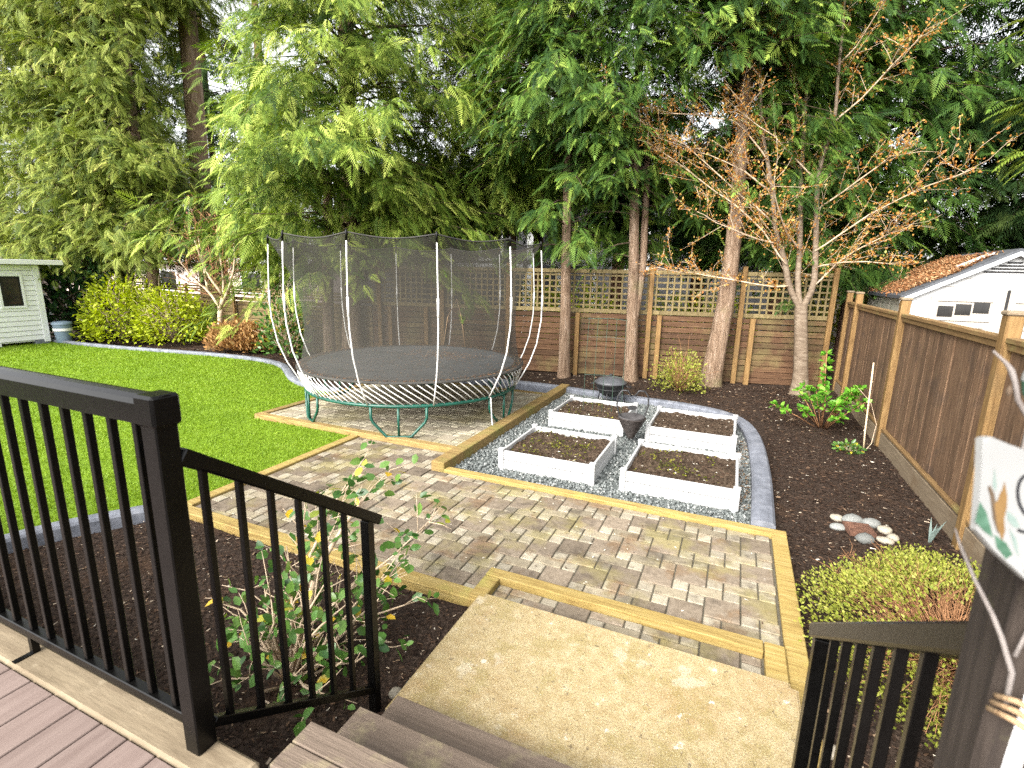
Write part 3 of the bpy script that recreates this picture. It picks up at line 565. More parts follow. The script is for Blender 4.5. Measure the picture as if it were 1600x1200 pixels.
raised_bed(-2.23, -1.18, 4.83, 5.86, 'white raised bed nearest the trampoline pad and the patio edge', 5, 330)
raised_bed(-.92, .14, 6.52, 7.58, 'white raised bed with bare soil beside the curve of the kerb', 8, 0)
raised_bed(-.89, .18, 4.83, 5.86, 'white raised bed nearest the front right corner of the gravel', 9, 240)

# wire stakes standing in the back left bed
t = thing('wire_trellis', 'thin green wire plant trellis standing in the white bed', 'trellis', (-1.6, 7.1, .12))
for k in range(5):
    xx = -.34+.14*k; o = MB().tube([(xx, 0, 0), (xx, .01, .7), (xx*.94, .02, 1.38)], .0032, 5).build('upright_wire', 'green_wire', t)
for z in (.55, 1.1, 1.36): MB().tube([(-.34, .008, z), (0, .012, z+.02), (.22, .008, z)], .0026, 5).build('cross_wire', 'green_wire', t)

# fire pit
t = thing('fire_pit', 'round black fire pit with domed grey lid behind the bed', 'fire pit', (-1.8, 8.22, -.03))
MB().lathe([(.02, .16), (.12, .17), (.2, .24), (.245, .36), (.26, .37), (.26, .385), (.24, .385), (.19, .27), (.02, .2)], 28).build('bowl', 'iron', t, True)
MB().lathe([(.268, .387), (.268, .4), (.22, .43), (.2, .45), (.13, .475), (.03, .487), (.001, .488)], 28).build('lid', 'lid', t, True)
MB().lathe([(.012, .484), (.012, .51), (.03, .515), (.03, .53), (.001, .535)], 12).build('lid_knob', 'iron', t, True)
for k in range(3):
    a = R(30+120*k); MB().tube([(.2*math.cos(a), .2*math.sin(a), .27), (.25*math.cos(a), .25*math.sin(a), .12), (.27*math.cos(a), .27*math.sin(a), 0)], .012, 6).build('leg', 'iron', t, True)
MB().tube([(.27*math.cos(b), .27*math.sin(b), .3) for b in [2*PI*k/28 for k in range(29)]], .007, 5, False).build('ring', 'iron', t, True)
for s in (-1, 1): MB().tube([(s*.25, -.05, .36), (s*.33, -.045, .34), (s*.345, 0, .33), (s*.33, .045, .34), (s*.25, .05, .36)], .007, 5).build('handle', 'iron', t, True)

# heart shaped basket
t = thing('basket_planter', 'dark cone basket in a heart shaped iron stand', 'planter', (-1.09, 6.33, -.03), R(20))
mb = MB()
for k in range(15):
    z = .1+.0185*k; r = .035+.135*(k/14)
    mb.tube([(r*math.cos(2*PI*j/18), r*math.sin(2*PI*j/18), z+.003*math.sin(7*j)) for j in range(19)], .011, 5, False)
mb.build('basket', 'wicker', t, True)
MB().lathe([(.16, .36), (.17, .375), (.155, .385), (.12, .33), (.001, .3)], 18).build('liner', 'liner', t, True)
heart = [(0, .1), (-.07, .18), (-.15, .36), (-.195, .52), (-.19, .64), (-.14, .71), (-.07, .71), (-.02, .64)]
MB().tube([(x, .17*0, z) for x, z in heart], .0105, 6).tube([(-x, 0, z) for x, z in heart], .0105, 6).build('heart_frame', 'iron', t, True)
for a0 in (90, 210, 330):
    a = R(a0); MB().tube([(.165*math.cos(a), .165*math.sin(a), .37), (.05*math.cos(a), .05*math.sin(a), .12), (.09*math.cos(a), .09*math.sin(a), .03), (.14*math.cos(a), .14*math.sin(a), 0)], .006, 5).build('leg', 'iron', t, True)
for s in (-1, 1): MB().tube([(0, 0, .62), (s*.035, 0, .6), (s*.055, 0, .625), (s*.035, 0, .65), (s*.02, 0, .635)], .005, 5).build('scroll', 'iron', t, True)
MB().add(*(lambda n: ([(.06*math.cos(2*PI*k/n), -.006+.012*j, .49+.03*math.sin(2*PI*k/n)) for j in (0, 1) for k in range(n)], [tuple(range(n)), tuple(range(2*n-1, n-1, -1))]+[(k, n+k, n+(k+1) % n, (k+1) % n) for k in range(n)]))(18)).build('plaque', 'iron', t)

# ------------------------------------------------------------------ fences
def slat_fence(name, label, A, B, posts, nslat, ztop, lattice, mats, open_top=0, short=()):
    """horizontal slat fence from A to B; posts = distances along it"""
    A = Vector((*A, 0)); B = Vector((*B, 0)); d = B-A; L = d.length; rz = math.atan2(d.y, d.x)
    t = thing(name, label, 'fence', A, rz); z0 = .02; sh = (ztop-z0)/nslat
    edges = [0]+list(posts)+[L]; edges = sorted(set(round(e, 3) for e in edges))
    for a, b in zip(edges[:-1], edges[1:]):
        if b-a < .15: continue
        for k in range(nslat):
            gap = .006+.0012*k+random.uniform(-.003, .006)
            board('slat', mats[0], a+.003, b-.003, .0, .02, z0+k*sh+gap/2, z0+(k+1)*sh-gap/2, t, .003)
        if open_top:
            for k in range(open_top): board('top_slat', mats[0], a+.003, b-.003, .0, .02, ztop+.05+k*.075, ztop+.05+k*.075+.05, t, .003)
        if lattice:
            board('lattice_rail', mats[1], a+.003, b-.003, -.035, .03, ztop+.005, ztop+.085, t, .004)
            board('lattice_cap', mats[1], a+.003, b-.003, -.05, .05, 2.12, 2.2, t, .006)
            x = a+.11
            while x < b-.05:
                board('lattice_slat', mats[1], x-.017, x+.017, -.021, -.011, ztop+.088, 2.118, t, .002); x += .127
            z = ztop+.16
            while z < 2.1:
                board('lattice_bar', mats[1], a+.004, b-.004, -.0095, .0, z-.017, z+.017, t, .002); z += .12
    for p in posts:
        tall = p not in short
        zt = (2.3 if lattice else ztop+(.3 if open_top else .08)) if tall else ztop-.005
        board('post', 'post' if tall else mats[2], p-.045, p+.045, -.105 if tall else -.1, -.055 if tall else -.005, -.1, zt, t, .005)
    return t
FA, FB = (-7.6, 9.42), (1.73, 11.38); FL = math.hypot(FB[0]-FA[0], FB[1]-FA[1])
along = lambda x: (x-FA[0])/((FB[0]-FA[0])/FL)
tall = [along(v) for v in (-7.39, -5.94, -4.5, -1.64, .04, 1.6)]; short = [along(v) for v in (-7.15, -6.31, -3.05, -1.44, .28)]
slat_fence('lattice_fence', 'brown slatted wood fence topped with square lattice behind the trees', FA, FB, sorted(tall+short), 11, 1.32, True, ('slat', 'lattice', 'post'), 0, tuple(short))
LA, LB = (-20.5, 11.27), (-7.62, 9.42); LL = math.hypot(LB[0]-LA[0], LB[1]-LA[1])
slat_fence('slat_fence', 'greenish brown slat fence behind the lime shrubs and bare maple', LA, LB, [.1, 2.6, 5.1, 7.6, 10.1, 12.5], 11, 1.3, False, ('slat_left', 'lattice', 'bark_red'), 3)

rf = thing('board_fence', 'tall brown fence of upright boards with honey coloured posts on the right', 'fence', (1.9, 1, 0))
ypost = [-.55, 2.21, 4.98, 7.75, 10.45, 11.3]
def rb(*a, **k): o = board(*a, **k); return ch(o, rf)
for y in ypost:
    p = rb('post', 'post', 1.83, 1.93, y-.05, y+.05, -.15, 1.86, rf, .006)
    new('post_cap', cbox(.122, .122, .036, .012, 'kick'), 'kick', p, (0, 0, 1.023))
for a, b in zip(ypost[:-1], ypost[1:]):
    a += .052; b -= .052; nbd = max(3, round((b-a)/.138)); wd = (b-a)/nbd
    for k in range(nbd):
        yy = a+(k+.5)*wd; off = random.uniform(-.006, .006)
        o = rb('fence_board', 'board', 1.893+off, 1.911+off, yy-wd/2+.0015, yy+wd/2-.0015, .235, 1.64, rf, .002)
    rb('top_rail', 'rail', 1.845, 1.935, a, b, 1.66, 1.70, rf, .004); rb('fascia_rail', 'rail', 1.862, 1.882, a, b, 1.605, 1.658, rf, .004)
    rb('bottom_rail', 'rail', 1.852, 1.93, a, b, .2, .232, rf, .004); rb('kick_board', 'kick', 1.855, 1.893, a, b, -.1, .175, rf, .004)

# ------------------------------------------------------------------ tree building
def tubes_mesh(name, paths, n=6, smooth_=True):
    mb = MB()
    for pts, rad in paths: mb.tube(pts, rad, n)
    return mb.mesh(name, smooth_)
def rough_trunk(path, r0, r1, n=14, seed=0, flare=1.35):
    g = random.Random(seed); P = smooth(path, 2); m = len(P); v = []; f = []
    for i, p in enumerate(P):
        u = i/(m-1); r = (r0+(r1-r0)*u)*(1+(flare-1)*max(0, 1-p[2]/.5)**2)
        for k in range(n):
            a = 2*PI*k/n; rr = r*(1+.06*math.sin(3*a+seed)+.05*math.sin(5*a+i*.23+seed)+g.uniform(-.025, .025))
            v.append((p[0]+rr*math.cos(a), p[1]+rr*math.sin(a), p[2]))
    for i in range(m-1):
        for k in range(n): f.append((i*n+k, i*n+(k+1) % n, (i+1)*n+(k+1) % n, (i+1)*n+k))
    return MB().add(v, f)
def gap(p):
    """the open strip of sky beside the tall bare trunk"""
    a = math.degrees(math.atan2(-p[0], p[1])); return not (50.8 < a < 55.2 and (p[2]-2.1)/math.hypot(p[0], p[1]) > .15)
def conifer(name, label, path, r0, r1, z0, z1, Rm, nbr, seed, mat, fs=.42, bark='bark', dens=9, tint=(.45, .2), droop=.42, near=False, group=None, sparse=0., extra=(), keep=None, minr=.55, back=.55, zcut=10.5, wild=.25):
    g = np.random.default_rng(seed); path = np.array(path, float); base = path[0]
    t = thing(name, label, 'tree', base, 0, group)
    o = rough_trunk(path-base, r0, r1, seed=seed).build('trunk', bark, t, True)
    for e in extra: (rough_trunk(np.array(e[0])-base, e[1], e[2], seed=seed+5, flare=1).build('trunk', bark, t, True))
    limbs = []; FP = []; FX = []; FN = []; FS = []
    zt = path[:, 2]
    todir = -np.array([base[0], base[1]]); todir = todir/np.linalg.norm(todir)
    i = 0
    while i < nbr:
        z = z0+(min(z1, zcut)-z0)*g.random(); u = (z-z0)/(z1-z0)
        az = g.random()*2*PI; dr = np.array([math.cos(az), math.sin(az), 0])
        if dr[:2]@todir < -.25 and g.random() > back: continue
        i += 1
        if u < sparse and g.random() < .6: continue
        prof = (1-u)**.55*(minr+(1-minr)*min(1, u*5)); L = Rm*prof*g.uniform(.6, 1.08)
        if L < .25: L = .25
        c = np.array([np.interp(z, zt, path[:, 0]), np.interp(z, zt, path[:, 1]), z])
        rise = g.uniform(-.1, .55); dp = droop*g.uniform(.5, 1.5)
        bp = lambda s: c+dr*L*s+np.array([0, 0, 1])*(rise*L*s-dp*L*s*s)
        if keep is not None and not keep(bp(.8)): continue
        limbs.append(([tuple(bp(s)) for s in (0, .3, .6, .85, 1)], [.012+.012*L*.35, .010+.004*L, .007, .005, .003]))
        side = np.array([-dr[1], dr[0], 0]); nf = int(dens*1.17*(.6+L*.9))
        for k in range(nf):
            s = .22+.8*g.random()**.75; sg = 1 if k % 2 else -1
            off = side*sg*g.uniform(0, .22)*L*(1.05-s)
            p = bp(min(s, 1))+off+g.normal(0, .04+.28*wild, 3)*(1, 1, .8)
            X = dr*(.3+.55*s)+side*sg*(1.0-.55*s)*g.uniform(.5, 1.1)+np.array([0, 0, -.1-.65*g.random()])+g.normal(0, wild, 3)
            N = np.array([0, 0, .9])+dr*g.uniform(.1, .9)+g.normal(0, .28, 3)
            FP.append(p); FX.append(X); FN.append(N); FS.append(fs*g.uniform(.55, 1.2)*(1.08-.35*s))
    FP = np.array(FP)-base; n = len(FP); FS = np.array(FS)
    tn = np.clip(g.normal(tint[0], tint[1], n)+.12*vnoise(FP[:, 0], FP[:, 2], 2.1), 0, 1)
    tv = (FR_V, FR_F, FR_T) if near else (FR2_V, FR2_F, FR2_T)
    V, Tt, I = scatter(tv[0], tv[1], FP, np.array(FX), np.array(FN), np.stack([FS, FS*g.uniform(.75, 1.1, n)], 1), tn, tv[2])
    new('crown', npmesh('crown', V, Tt, I), mat, t)
    new('limbs', tubes_mesh('limbs', [([tuple(np.array(q)-base) for q in P], r) for P, r in limbs], 4), 'twig_dark', t)
    return t

# the big cedar behind the trampoline
FRW = 'cedars in the fence row'; OLV = 'olive cedars along the left fence'; RGT = 'cedars beyond the board fence'
conifer('cedar_tree', 'large drooping cedar hanging over the trampoline net', [(-8.0, 9.15, -.1), (-8.0, 9.2, 1.5), (-7.95, 9.25, 4), (-7.9, 9.3, 7), (-7.8, 9.4, 11)], .25, .1, 2.45, 17, 4.1, 215, 21, 'cedar', .5, 'bark', 14, (.5, .31), .34, True, minr=.85, zcut=9, keep=gap,
        extra=[([(-8.72, 9.2, -.1), (-8.72, 9.22, 1.5), (-8.6, 9.3, 4)], .15, .09)])
conifer('cedar_tree', 'slender dark trunked cedar nearest the trampoline in the fence row', [(-3.19, 10, -.1), (-3.2, 10, 1.2), (-3.24, 10, 2.4), (-3.27, 10, 3.6), (-3.3, 10, 5.4), (-3.3, 10, 9.5)], .125, .05, 2.5, 14, 2.1, 190, 32, 'cedar_deep', .44, 'bark', 12, (.42, .31), .38, True, FRW, sparse=.12, zcut=8.3)
conifer('cedar_tree', 'forked cedar between the slender cedar and the leaning one', [(-1.85, 10.3, -.1), (-1.9, 10.3, 1.2), (-1.94, 10.3, 2.2), (-2.0, 10.3, 3.2), (-2.1, 10.3, 5), (-2.1, 10.3, 9.5)], .14, .05, 2.4, 14, 2.0, 190, 43, 'cedar_deep', .44, 'bark', 12, (.44, .31), .38, True, FRW, sparse=.1, zcut=8.3, keep=lambda p: p[1] > 10.0 or p[0] < -2.2 or p[2] > 4.9,
        extra=[([(-1.87, 10.33, 1.3), (-1.78, 10.4, 2.2), (-1.83, 10.5, 3.2), (-1.9, 10.6, 5)], .09, .05)])
conifer('cedar_tree', 'thick leaning cedar trunk behind the twiggy yellow green bush', [(-.36, 10.6, -.1), (-.28, 10.6, .8), (-.21, 10.6, 1.66), (-.2, 10.6, 2.94), (-.22, 10.6, 3.8), (-.26, 10.6, 5.2), (-.28, 10.6, 9.5)], .2, .07, 3.1, 14, 2.0, 210, 54, 'cedar_deep', .44, 'bark', 12, (.42, .31), .38, True, FRW, sparse=.1, zcut=8.3, keep=lambda p: p[1] > 10.2 or p[2] > 5.6)
conifer('cedar_tree', 'olive cedar right behind the white shed and the rhododendron', [(-18.92, 9.6, -.1), (-18.9, 9.6, 3), (-18.8, 9.7, 12)], .24, .1, 2.1, 19, 3.3, 330, 65, 'cedar_olive', .47, 'bark_red', 11, (.46, .24), .4, True, OLV, minr=.75, zcut=12, keep=gap, wild=.5)
conifer('cedar_tree', 'olive cedar rising behind the first lime shrub', [(-17.6, 10, -.1), (-17.75, 10, 1.2), (-17.9, 10, 3), (-17.9, 10, 12)], .2, .1, 2.3, 19, 3.0, 260, 76, 'cedar_olive', .47, 'bark', 11, (.46, .24), .4, True, OLV, minr=.75, zcut=12, keep=gap, wild=.5)
conifer('cedar_tree', 'olive cedar with pale trunk between the lime shrubs', [(-15.95, 9.9, -.1), (-16.02, 9.9, 1.2), (-16.1, 9.9, 3), (-16.1, 9.9, 12)], .22, .1, 2.3, 17, 2.7, 270, 87, 'cedar_olive', .46, 'bark', 11, (.46, .24), .4, True, OLV, minr=.75, zcut=11, keep=gap, wild=.5)
conifer('cedar_tree', 'tall pale bare trunked cedar behind the slat fence', [(-16.0, 11.7, -.1), (-15.95, 11.6, 2), (-15.64, 11.5, 7.1), (-15.5, 11.5, 12)], .36, .2, 9.0, 14, 2.8, 60, 98, 'cedar_olive', .6, 'bark', 9, (.45, .2), .4, True, OLV)
conifer('cedar_tree', 'cedar filling in behind the bare maple, left of the big drooping one', [(-12.6, 11.2, -.1), (-12.6, 11.2, 3), (-12.5, 11.2, 9)], .17, .08, 2.0, 11, 2.1, 150, 109, 'cedar', .5, 'bark_red', 11, (.5, .22), .4, True, OLV, minr=.8, zcut=7.5, keep=gap)
conifer('cedar_tree', 'olive cedar at the far left edge over the shed roof', [(-23.2, 9.6, -.1), (-23.2, 9.6, 3), (-23.2, 9.6, 12)], .24, .1, 2.4, 19, 3.4, 200, 66, 'cedar_olive', .5, 'bark_red', 10, (.46, .24), .4, True, OLV, minr=.75, zcut=12, keep=gap, wild=.5)
conifer('cedar_tree', 'deep green cedar beyond the corner where both fences meet', [(2.3, 13.6, -.1), (2.3, 13.6, 4), (2.3, 13.6, 11)], .2, .08, 2.3, 14, 2.8, 210, 120, 'cedar_deep', .58, 'bark_red', 9, (.35, .2), .4, True, RGT, zcut=9)
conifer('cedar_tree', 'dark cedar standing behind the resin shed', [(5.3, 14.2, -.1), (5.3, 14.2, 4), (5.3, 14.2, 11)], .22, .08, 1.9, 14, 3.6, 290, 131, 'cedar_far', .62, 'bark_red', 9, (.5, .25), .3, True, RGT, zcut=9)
conifer('cedar_tree', 'cedar with bright sprays at the right edge above the resin shed', [(6.9, 10.4, -.1), (6.9, 10.4, 4), (6.9, 10.4, 11)], .2, .08, 2.7, 13, 3.7, 230, 142, 'cedar', .56, 'bark_red', 10, (.55, .22), .3, True, RGT, zcut=8)
conifer('cedar_tree', 'cedar crown filling the gap between the drooping cedar and the slender one', [(-5.3, 12.0, -.1), (-5.3, 12, 4), (-5.3, 12, 9.5)], .14, .07, 3.3, 15, 2.8, 260, 311, 'cedar', .54, 'bark_red', 11, (.42, .25), .4, True, FRW, zcut=8.8)
conifer('cedar_tree', 'cedar crown closely behind the cherry stems', [(.75, 12.4, -.1), (.75, 12.4, 4), (.75, 12.4, 9.5)], .16, .07, 2.3, 15, 2.6, 280, 312, 'cedar_deep', .46, 'bark_red', 11, (.4, .25), .4, True, RGT, zcut=8.8)
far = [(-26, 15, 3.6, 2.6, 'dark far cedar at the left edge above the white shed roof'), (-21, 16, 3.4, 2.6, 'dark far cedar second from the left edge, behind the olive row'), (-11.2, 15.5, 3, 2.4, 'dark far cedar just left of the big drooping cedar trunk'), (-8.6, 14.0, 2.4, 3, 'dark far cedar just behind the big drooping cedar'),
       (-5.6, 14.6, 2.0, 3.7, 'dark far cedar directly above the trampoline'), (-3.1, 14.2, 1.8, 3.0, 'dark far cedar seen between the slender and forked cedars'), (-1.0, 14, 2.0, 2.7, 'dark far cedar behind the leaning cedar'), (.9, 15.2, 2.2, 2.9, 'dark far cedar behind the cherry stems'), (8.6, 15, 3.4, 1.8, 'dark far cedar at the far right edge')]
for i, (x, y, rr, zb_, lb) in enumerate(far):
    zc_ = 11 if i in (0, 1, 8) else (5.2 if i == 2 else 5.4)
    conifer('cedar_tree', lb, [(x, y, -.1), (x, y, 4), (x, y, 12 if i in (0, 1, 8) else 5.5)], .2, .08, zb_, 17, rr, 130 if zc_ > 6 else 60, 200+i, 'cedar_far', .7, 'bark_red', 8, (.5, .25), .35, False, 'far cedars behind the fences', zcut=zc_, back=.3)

# ------------------------------------------------------------------ branching trees and shrubs
def twigs(g, paths, per, lmin, lmax, r, up=.4, spread=.9):
    out = []
    for pts, rad in paths:
        pts = np.array(pts); m = len(pts)
        n = max(1, int(per*np.linalg.norm(np.diff(pts, axis=0), axis=1).sum()))
        for _ in range(n):
            s = (.15+.85*g.random())*(m-1); i = min(int(s), m-2); q = pts[i]+(pts[i+1]-pts[i])*(s-i)
            d = norm(pts[i+1]-pts[i])*.8+g.normal(0, spread, 3)*np.array([1, 1, .6]); d[2] += up; d = norm(d)
            L = g.uniform(lmin, lmax); k = q+d*L*.55+g.normal(0, .05*L, 3); e = k+norm(d+g.normal(0, .25, 3))*L*.45
            out.append(([tuple(q), tuple(k), tuple(e)], [r, r*.75, r*.35]))
    return out
def leaves_on(g, paths, per, size, templ, up=.3, jit=.012, smin=.1):
    P = []; X = []; N = []; Sz = []
    for pts, rad in paths:
        pts = np.array(pts); m = len(pts); n = g.poisson(per*np.linalg.norm(np.diff(pts, axis=0), axis=1).sum())
        for _ in range(n):
            s = (smin+(1-smin)*g.random())*(m-1); i = min(int(s), m-2); q = pts[i]+(pts[i+1]-pts[i])*(s-i)
            P.append(q+g.normal(0, jit, 3)); d = g.normal(0, 1, 3)+norm(pts[i+1]-pts[i])*.6; d[2] += up; X.append(d)
            N.append(g.normal(0, .6, 3)+(0, -.2, .8)); Sz.append(size*g.uniform(.6, 1.25))
    n = len(P); return (templ[0], templ[1], np.array(P), np.array(X), np.array(N), np.array(Sz), np.clip(g.normal(.5, .25, n), 0, 1))
LF, DI = (LEAF_V, LEAF_F), (DIA_V, DIA_F)
def local(paths, b): return [([tuple(np.array(q)-b) for q in P], r) for P, r in paths]

g = np.random.default_rng(301)
cb = np.array((1.22, 10.6, -.05))
t = thing('cherry_tree', 'multi stemmed cherry tree with new orange leaves in the fence corner', 'tree', cb)
rough_trunk(np.array([(1.22, 10.6, -.05), (1.17, 10.6, .5), (1.12, 10.6, .95), (1.06, 10.6, 1.4), (1.04, 10.6, 1.66)])-cb, .125, .1, seed=3, flare=1.6).build('trunk', 'bark_cherry', t, True)
stems = [[(1.04, 10.6, 1.55), (.79, 10.57, 1.96), (.69, 10.54, 2.37), (.55, 10.51, 2.7), (.44, 10.48, 3.03), (.34, 10.45, 3.6), (.2, 10.42, 4.09), (.06, 10.39, 4.56), (-.04, 10.36, 5.26), (-.13, 10.33, 5.89), (-.19, 10.3, 6.6)],
         [(1.06, 10.6, 1.55), (1.2, 10.61, 1.97), (1.17, 10.62, 2.38), (1.11, 10.63, 2.92), (1.03, 10.64, 3.72), (1.04, 10.65, 4.03), (1.12, 10.66, 4.48), (1.16, 10.67, 4.78), (1.12, 10.68, 5.35), (1.1, 10.69, 5.88), (1.05, 10.7, 6.7)],
         [(1.03, 10.6, 1.55), (.93, 10.65, 2.04), (.91, 10.7, 2.6), (.78, 10.75, 3.75), (.75, 10.8, 4.42), (.7, 10.85, 5.07), (.69, 10.9, 5.64), (.72, 10.95, 6.0), (.68, 11.0, 6.7)]]
arms = [[(.7, 10.5, 2.32), (.12, 10.32, 3.08), (-.44, 10.14, 3.45), (-1.22, 9.96, 4.04), (-1.89, 9.78, 4.47), (-2.5, 9.6, 4.84)], [(.46, 10.5, 2.98), (-.02, 10.35, 3.44), (-.52, 10.2, 3.78), (-1.39, 10.05, 4.55), (-1.76, 9.9, 4.67)],
        [(.79, 10.5, 1.96), (.46, 10.35, 1.93), (-.5, 10.2, 2.1), (-.91, 10.05, 2.17), (-1.5, 9.9, 2.25)], [(.21, 10.4, 4.09), (-.26, 10.2, 4.69), (-.87, 10, 4.8), (-1.6, 9.8, 4.86)],
        [(1.14, 10.6, 2.54), (1.66, 10.33, 3.05), (2.23, 10.07, 3.43), (2.95, 9.8, 3.7)], [(1.13, 10.7, 4.64), (1.58, 10.53, 5.08), (1.84, 10.37, 5.41), (2.08, 10.2, 5.66)],
        [(1.07, 10.6, 3.24), (1.5, 10.4, 3.61), (1.89, 10.2, 3.94), (2.04, 10, 4.03)], [(1.2, 10.6, 1.97), (1.56, 10.4, 2.48), (2.02, 10.2, 2.78), (2.37, 10, 2.95)],
        [(.69, 10.8, 5.16), (.27, 10.5, 5.7), (-.03, 10.2, 6.11)], [(1.12, 10.7, 5.57), (1.34, 10.5, 5.84), (1.48, 10.3, 6.09)], [(-.06, 10.3, 5.39), (-.48, 10.15, 5.82), (-.79, 10, 6)], [(1.02, 10.6, 3.72), (.48, 10.4, 4.27), (.15, 10.2, 4.5), (-.37, 10, 4.85)],
        [(.55, 10.51, 2.7), (.1, 10.1, 2.75), (-.4, 9.8, 2.95), (-.8, 9.6, 3.2)], [(1.17, 10.62, 2.3), (1.7, 10.2, 2.4), (2.2, 9.9, 2.35)], [(.3, 10.4, 3.6), (-.3, 10.1, 4.0), (-.9, 9.9, 4.2)], [(.9, 10.6, 2.6), (.6, 10.2, 2.9), (.4, 9.8, 3.3), (.3, 9.6, 3.7)]]
sp = [(list(map(tuple, smooth(s, 1))), list(np.linspace(.058, .016, len(smooth(s, 1))))) for s in stems]
ap = [(list(map(tuple, smooth(s, 1)+RNG.normal(0, .012, smooth(s, 1).shape))), list(np.linspace(.0175, .004, len(smooth(s, 1))))) for s in arms]
t1 = twigs(g, ap, 9, .25, .85, .005, .3, .6)+twigs(g, sp, 6, .3, 1.1, .005, .45, .8); t2 = twigs(g, t1, 3.4, .1, .32, .0038, .2, .7)
new('limbs', tubes_mesh('limbs', local(sp, cb), 8), 'bark_cherry', t); new('branches', tubes_mesh('branches', local(ap, cb), 6), 'twig', t)
new('twigs', tubes_mesh('twigs', local(t1+t2, cb), 4), 'twig', t)
lv = leaves_on(g, t1, 30, .052, DI, .2, .03); l2 = leaves_on(g, t2, 34, .048, DI, .2, .03); l3 = leaves_on(g, ap, 42, .052, DI, .3, .06)
A = [scatter(q[0], q[1], q[2]-cb, *q[3:]) for q in (lv, l2, l3)]; new('foliage', npmesh('foliage', *merge(A)), 'cherry_leaf', t)

# bare maple by the left fence
g = np.random.default_rng(302); b = np.array((-13.14, 9.7, -.03))
t = thing('maple_tree', 'small bare maple with pink buds in front of the slat fence', 'tree', b)
mp = [[(0, 0, 0), (.05, 0, .5), (.12, 0, 1.0)], [(.12, 0, 1), (-.25, 0, 1.45), (-.7, -.1, 1.8), (-1.1, -.2, 2.3)], [(.12, 0, 1), (.3, .05, 1.6), (.2, .1, 2.3), (.15, .1, 3.1)], [(.14, 0, 1.05), (.6, -.05, 1.55), (1.0, -.1, 2.2), (1.15, -.2, 2.9)], [(-.3, 0, 1.5), (-.5, .1, 2.1), (-.6, .1, 2.9)], [(.25, 0, 1.4), (-.05, -.2, 2), (-.2, -.3, 2.8)]]
mp = [(list(map(tuple, smooth(p, 1)+b)), list(np.linspace(.085 if i == 0 else .045, .07 if i == 0 else .012, len(smooth(p, 1))))) for i, p in enumerate(mp)]
k1 = twigs(g, mp[1:], 7, .4, 1.1, .011, .35, .8); k2 = twigs(g, k1, 6, .2, .5, .006, .3, .7)
new('limbs', tubes_mesh('limbs', local(mp, b), 7), 'twig', t); new('twigs', tubes_mesh('twigs', local(k1+k2, b), 4), 'twig_red', t)
q = leaves_on(g, k1+k2, 6, .06, DI); new('buds', npmesh('buds', *scatter(q[0], q[1], q[2]-b, *q[3:])), 'bud', t)

def shrub(name, label, base, rx, ry, h, nst, nl, lsize, templ, lm, sm, seed, flat=.5, stem_r=.008, group=None, shell=.45, up=.3, nrm=.6, lift=.0):
    """stems from the base to a dome of leaves spread through an uneven volume"""
    g = np.random.default_rng(seed); t = thing(name, label, 'shrub', base, 0, group); st = []
    tips = []
    for k in range(nst):
        a = g.random()*2*PI; e = g.random()**.6; tip = np.array([rx*e*math.cos(a), ry*e*math.sin(a), h*(1-.55*e*e)*g.uniform(.7, 1.05)]); tips.append(tip)
        st.append(([(tip[0]*.08, tip[1]*.08, 0), tuple(tip*np.array([.45, .45, .55])+g.normal(0, .04*h, 3)), tuple(tip)], [stem_r, stem_r*.8, stem_r*.35]))
    br = twigs(g, st, 5/h, .12*h, .4*h, stem_r*.5, .3)
    new('stems', tubes_mesh('stems', st+br, 5), sm, t)
    n = nl; a = g.random(n)*2*PI; cz = g.random(n); rr = (shell+(1-shell)*g.random(n)**.6); lump = 1+.16*np.sin(3*a+seed)+.1*np.sin(7*a+5*cz*3)
    rad = np.sqrt(np.clip(1-(cz*.98)**2, 0, 1))**.8
    P = np.stack([rx*rad*rr*lump*np.cos(a), ry*rad*rr*lump*np.sin(a), lift+h*(cz*rr*.92+.06)*(1+.08*np.sin(5*a+seed))], 1)+g.normal(0, .03*h, (n, 3))
    P[:, 2] = np.maximum(P[:, 2], .02)
    X = norm(P*np.array([1, 1, flat]))+g.normal(0, .5, (n, 3)); X[:, 2] += up; N = g.normal(0, nrm, (n, 3))+(0, -.2, 1)
    sc = g.uniform(.65, 1.25, n)*lsize
    new('foliage', npmesh('foliage', *scatter(templ[0], templ[1], P, X, N, sc, np.clip(g.normal(.5, .25, n), 0, 1))), lm, t)
    return t
shrub('lime_shrub', 'larger lime green shrub beside the glossy rhododendron', (-16.1, 8.95, 0), 1.35, 1.0, 1.75, 40, 5200, .12, DI, 'lime_leaf', 'twig', 401, .3, .012, 'lime shrubs along the left fence', .5, 0, .4)
shrub('lime_shrub', 'smaller lime green shrub in front of the slat fence', (-14.5, 9.3, 0), 1.1, .85, 1.55, 34, 3000, .12, DI, 'lime_leaf', 'twig', 402, .3, .012, 'lime shrubs along the left fence', .5, 0, .4)
shrub('rhododendron', 'dark glossy rhododendron behind the blue bin', (-17.9, 8.9, 0), 1.3, 1.0, 2.5, 30, 2200, .2, LF, 'gloss_leaf', 'twig_dark', 403, .3, .02, None, .55)
shrub('heather_clump', 'rounded russet brown dry clump beside the curved kerb', (-11.7, 9.2, 0), .8, .6, .72, 160, 5200, .11, DI, 'dry', 'twig_red', 404, 1.2, .006, None, .35, .9)
shrub('camellia_bush', 'mottled green camellia at the left of the trampoline', (-9.9, 9.0, 0), .62, .55, 1.75, 18, 900, .12, LF, 'camellia_leaf', 'twig', 405, .3, .012, None, .35)
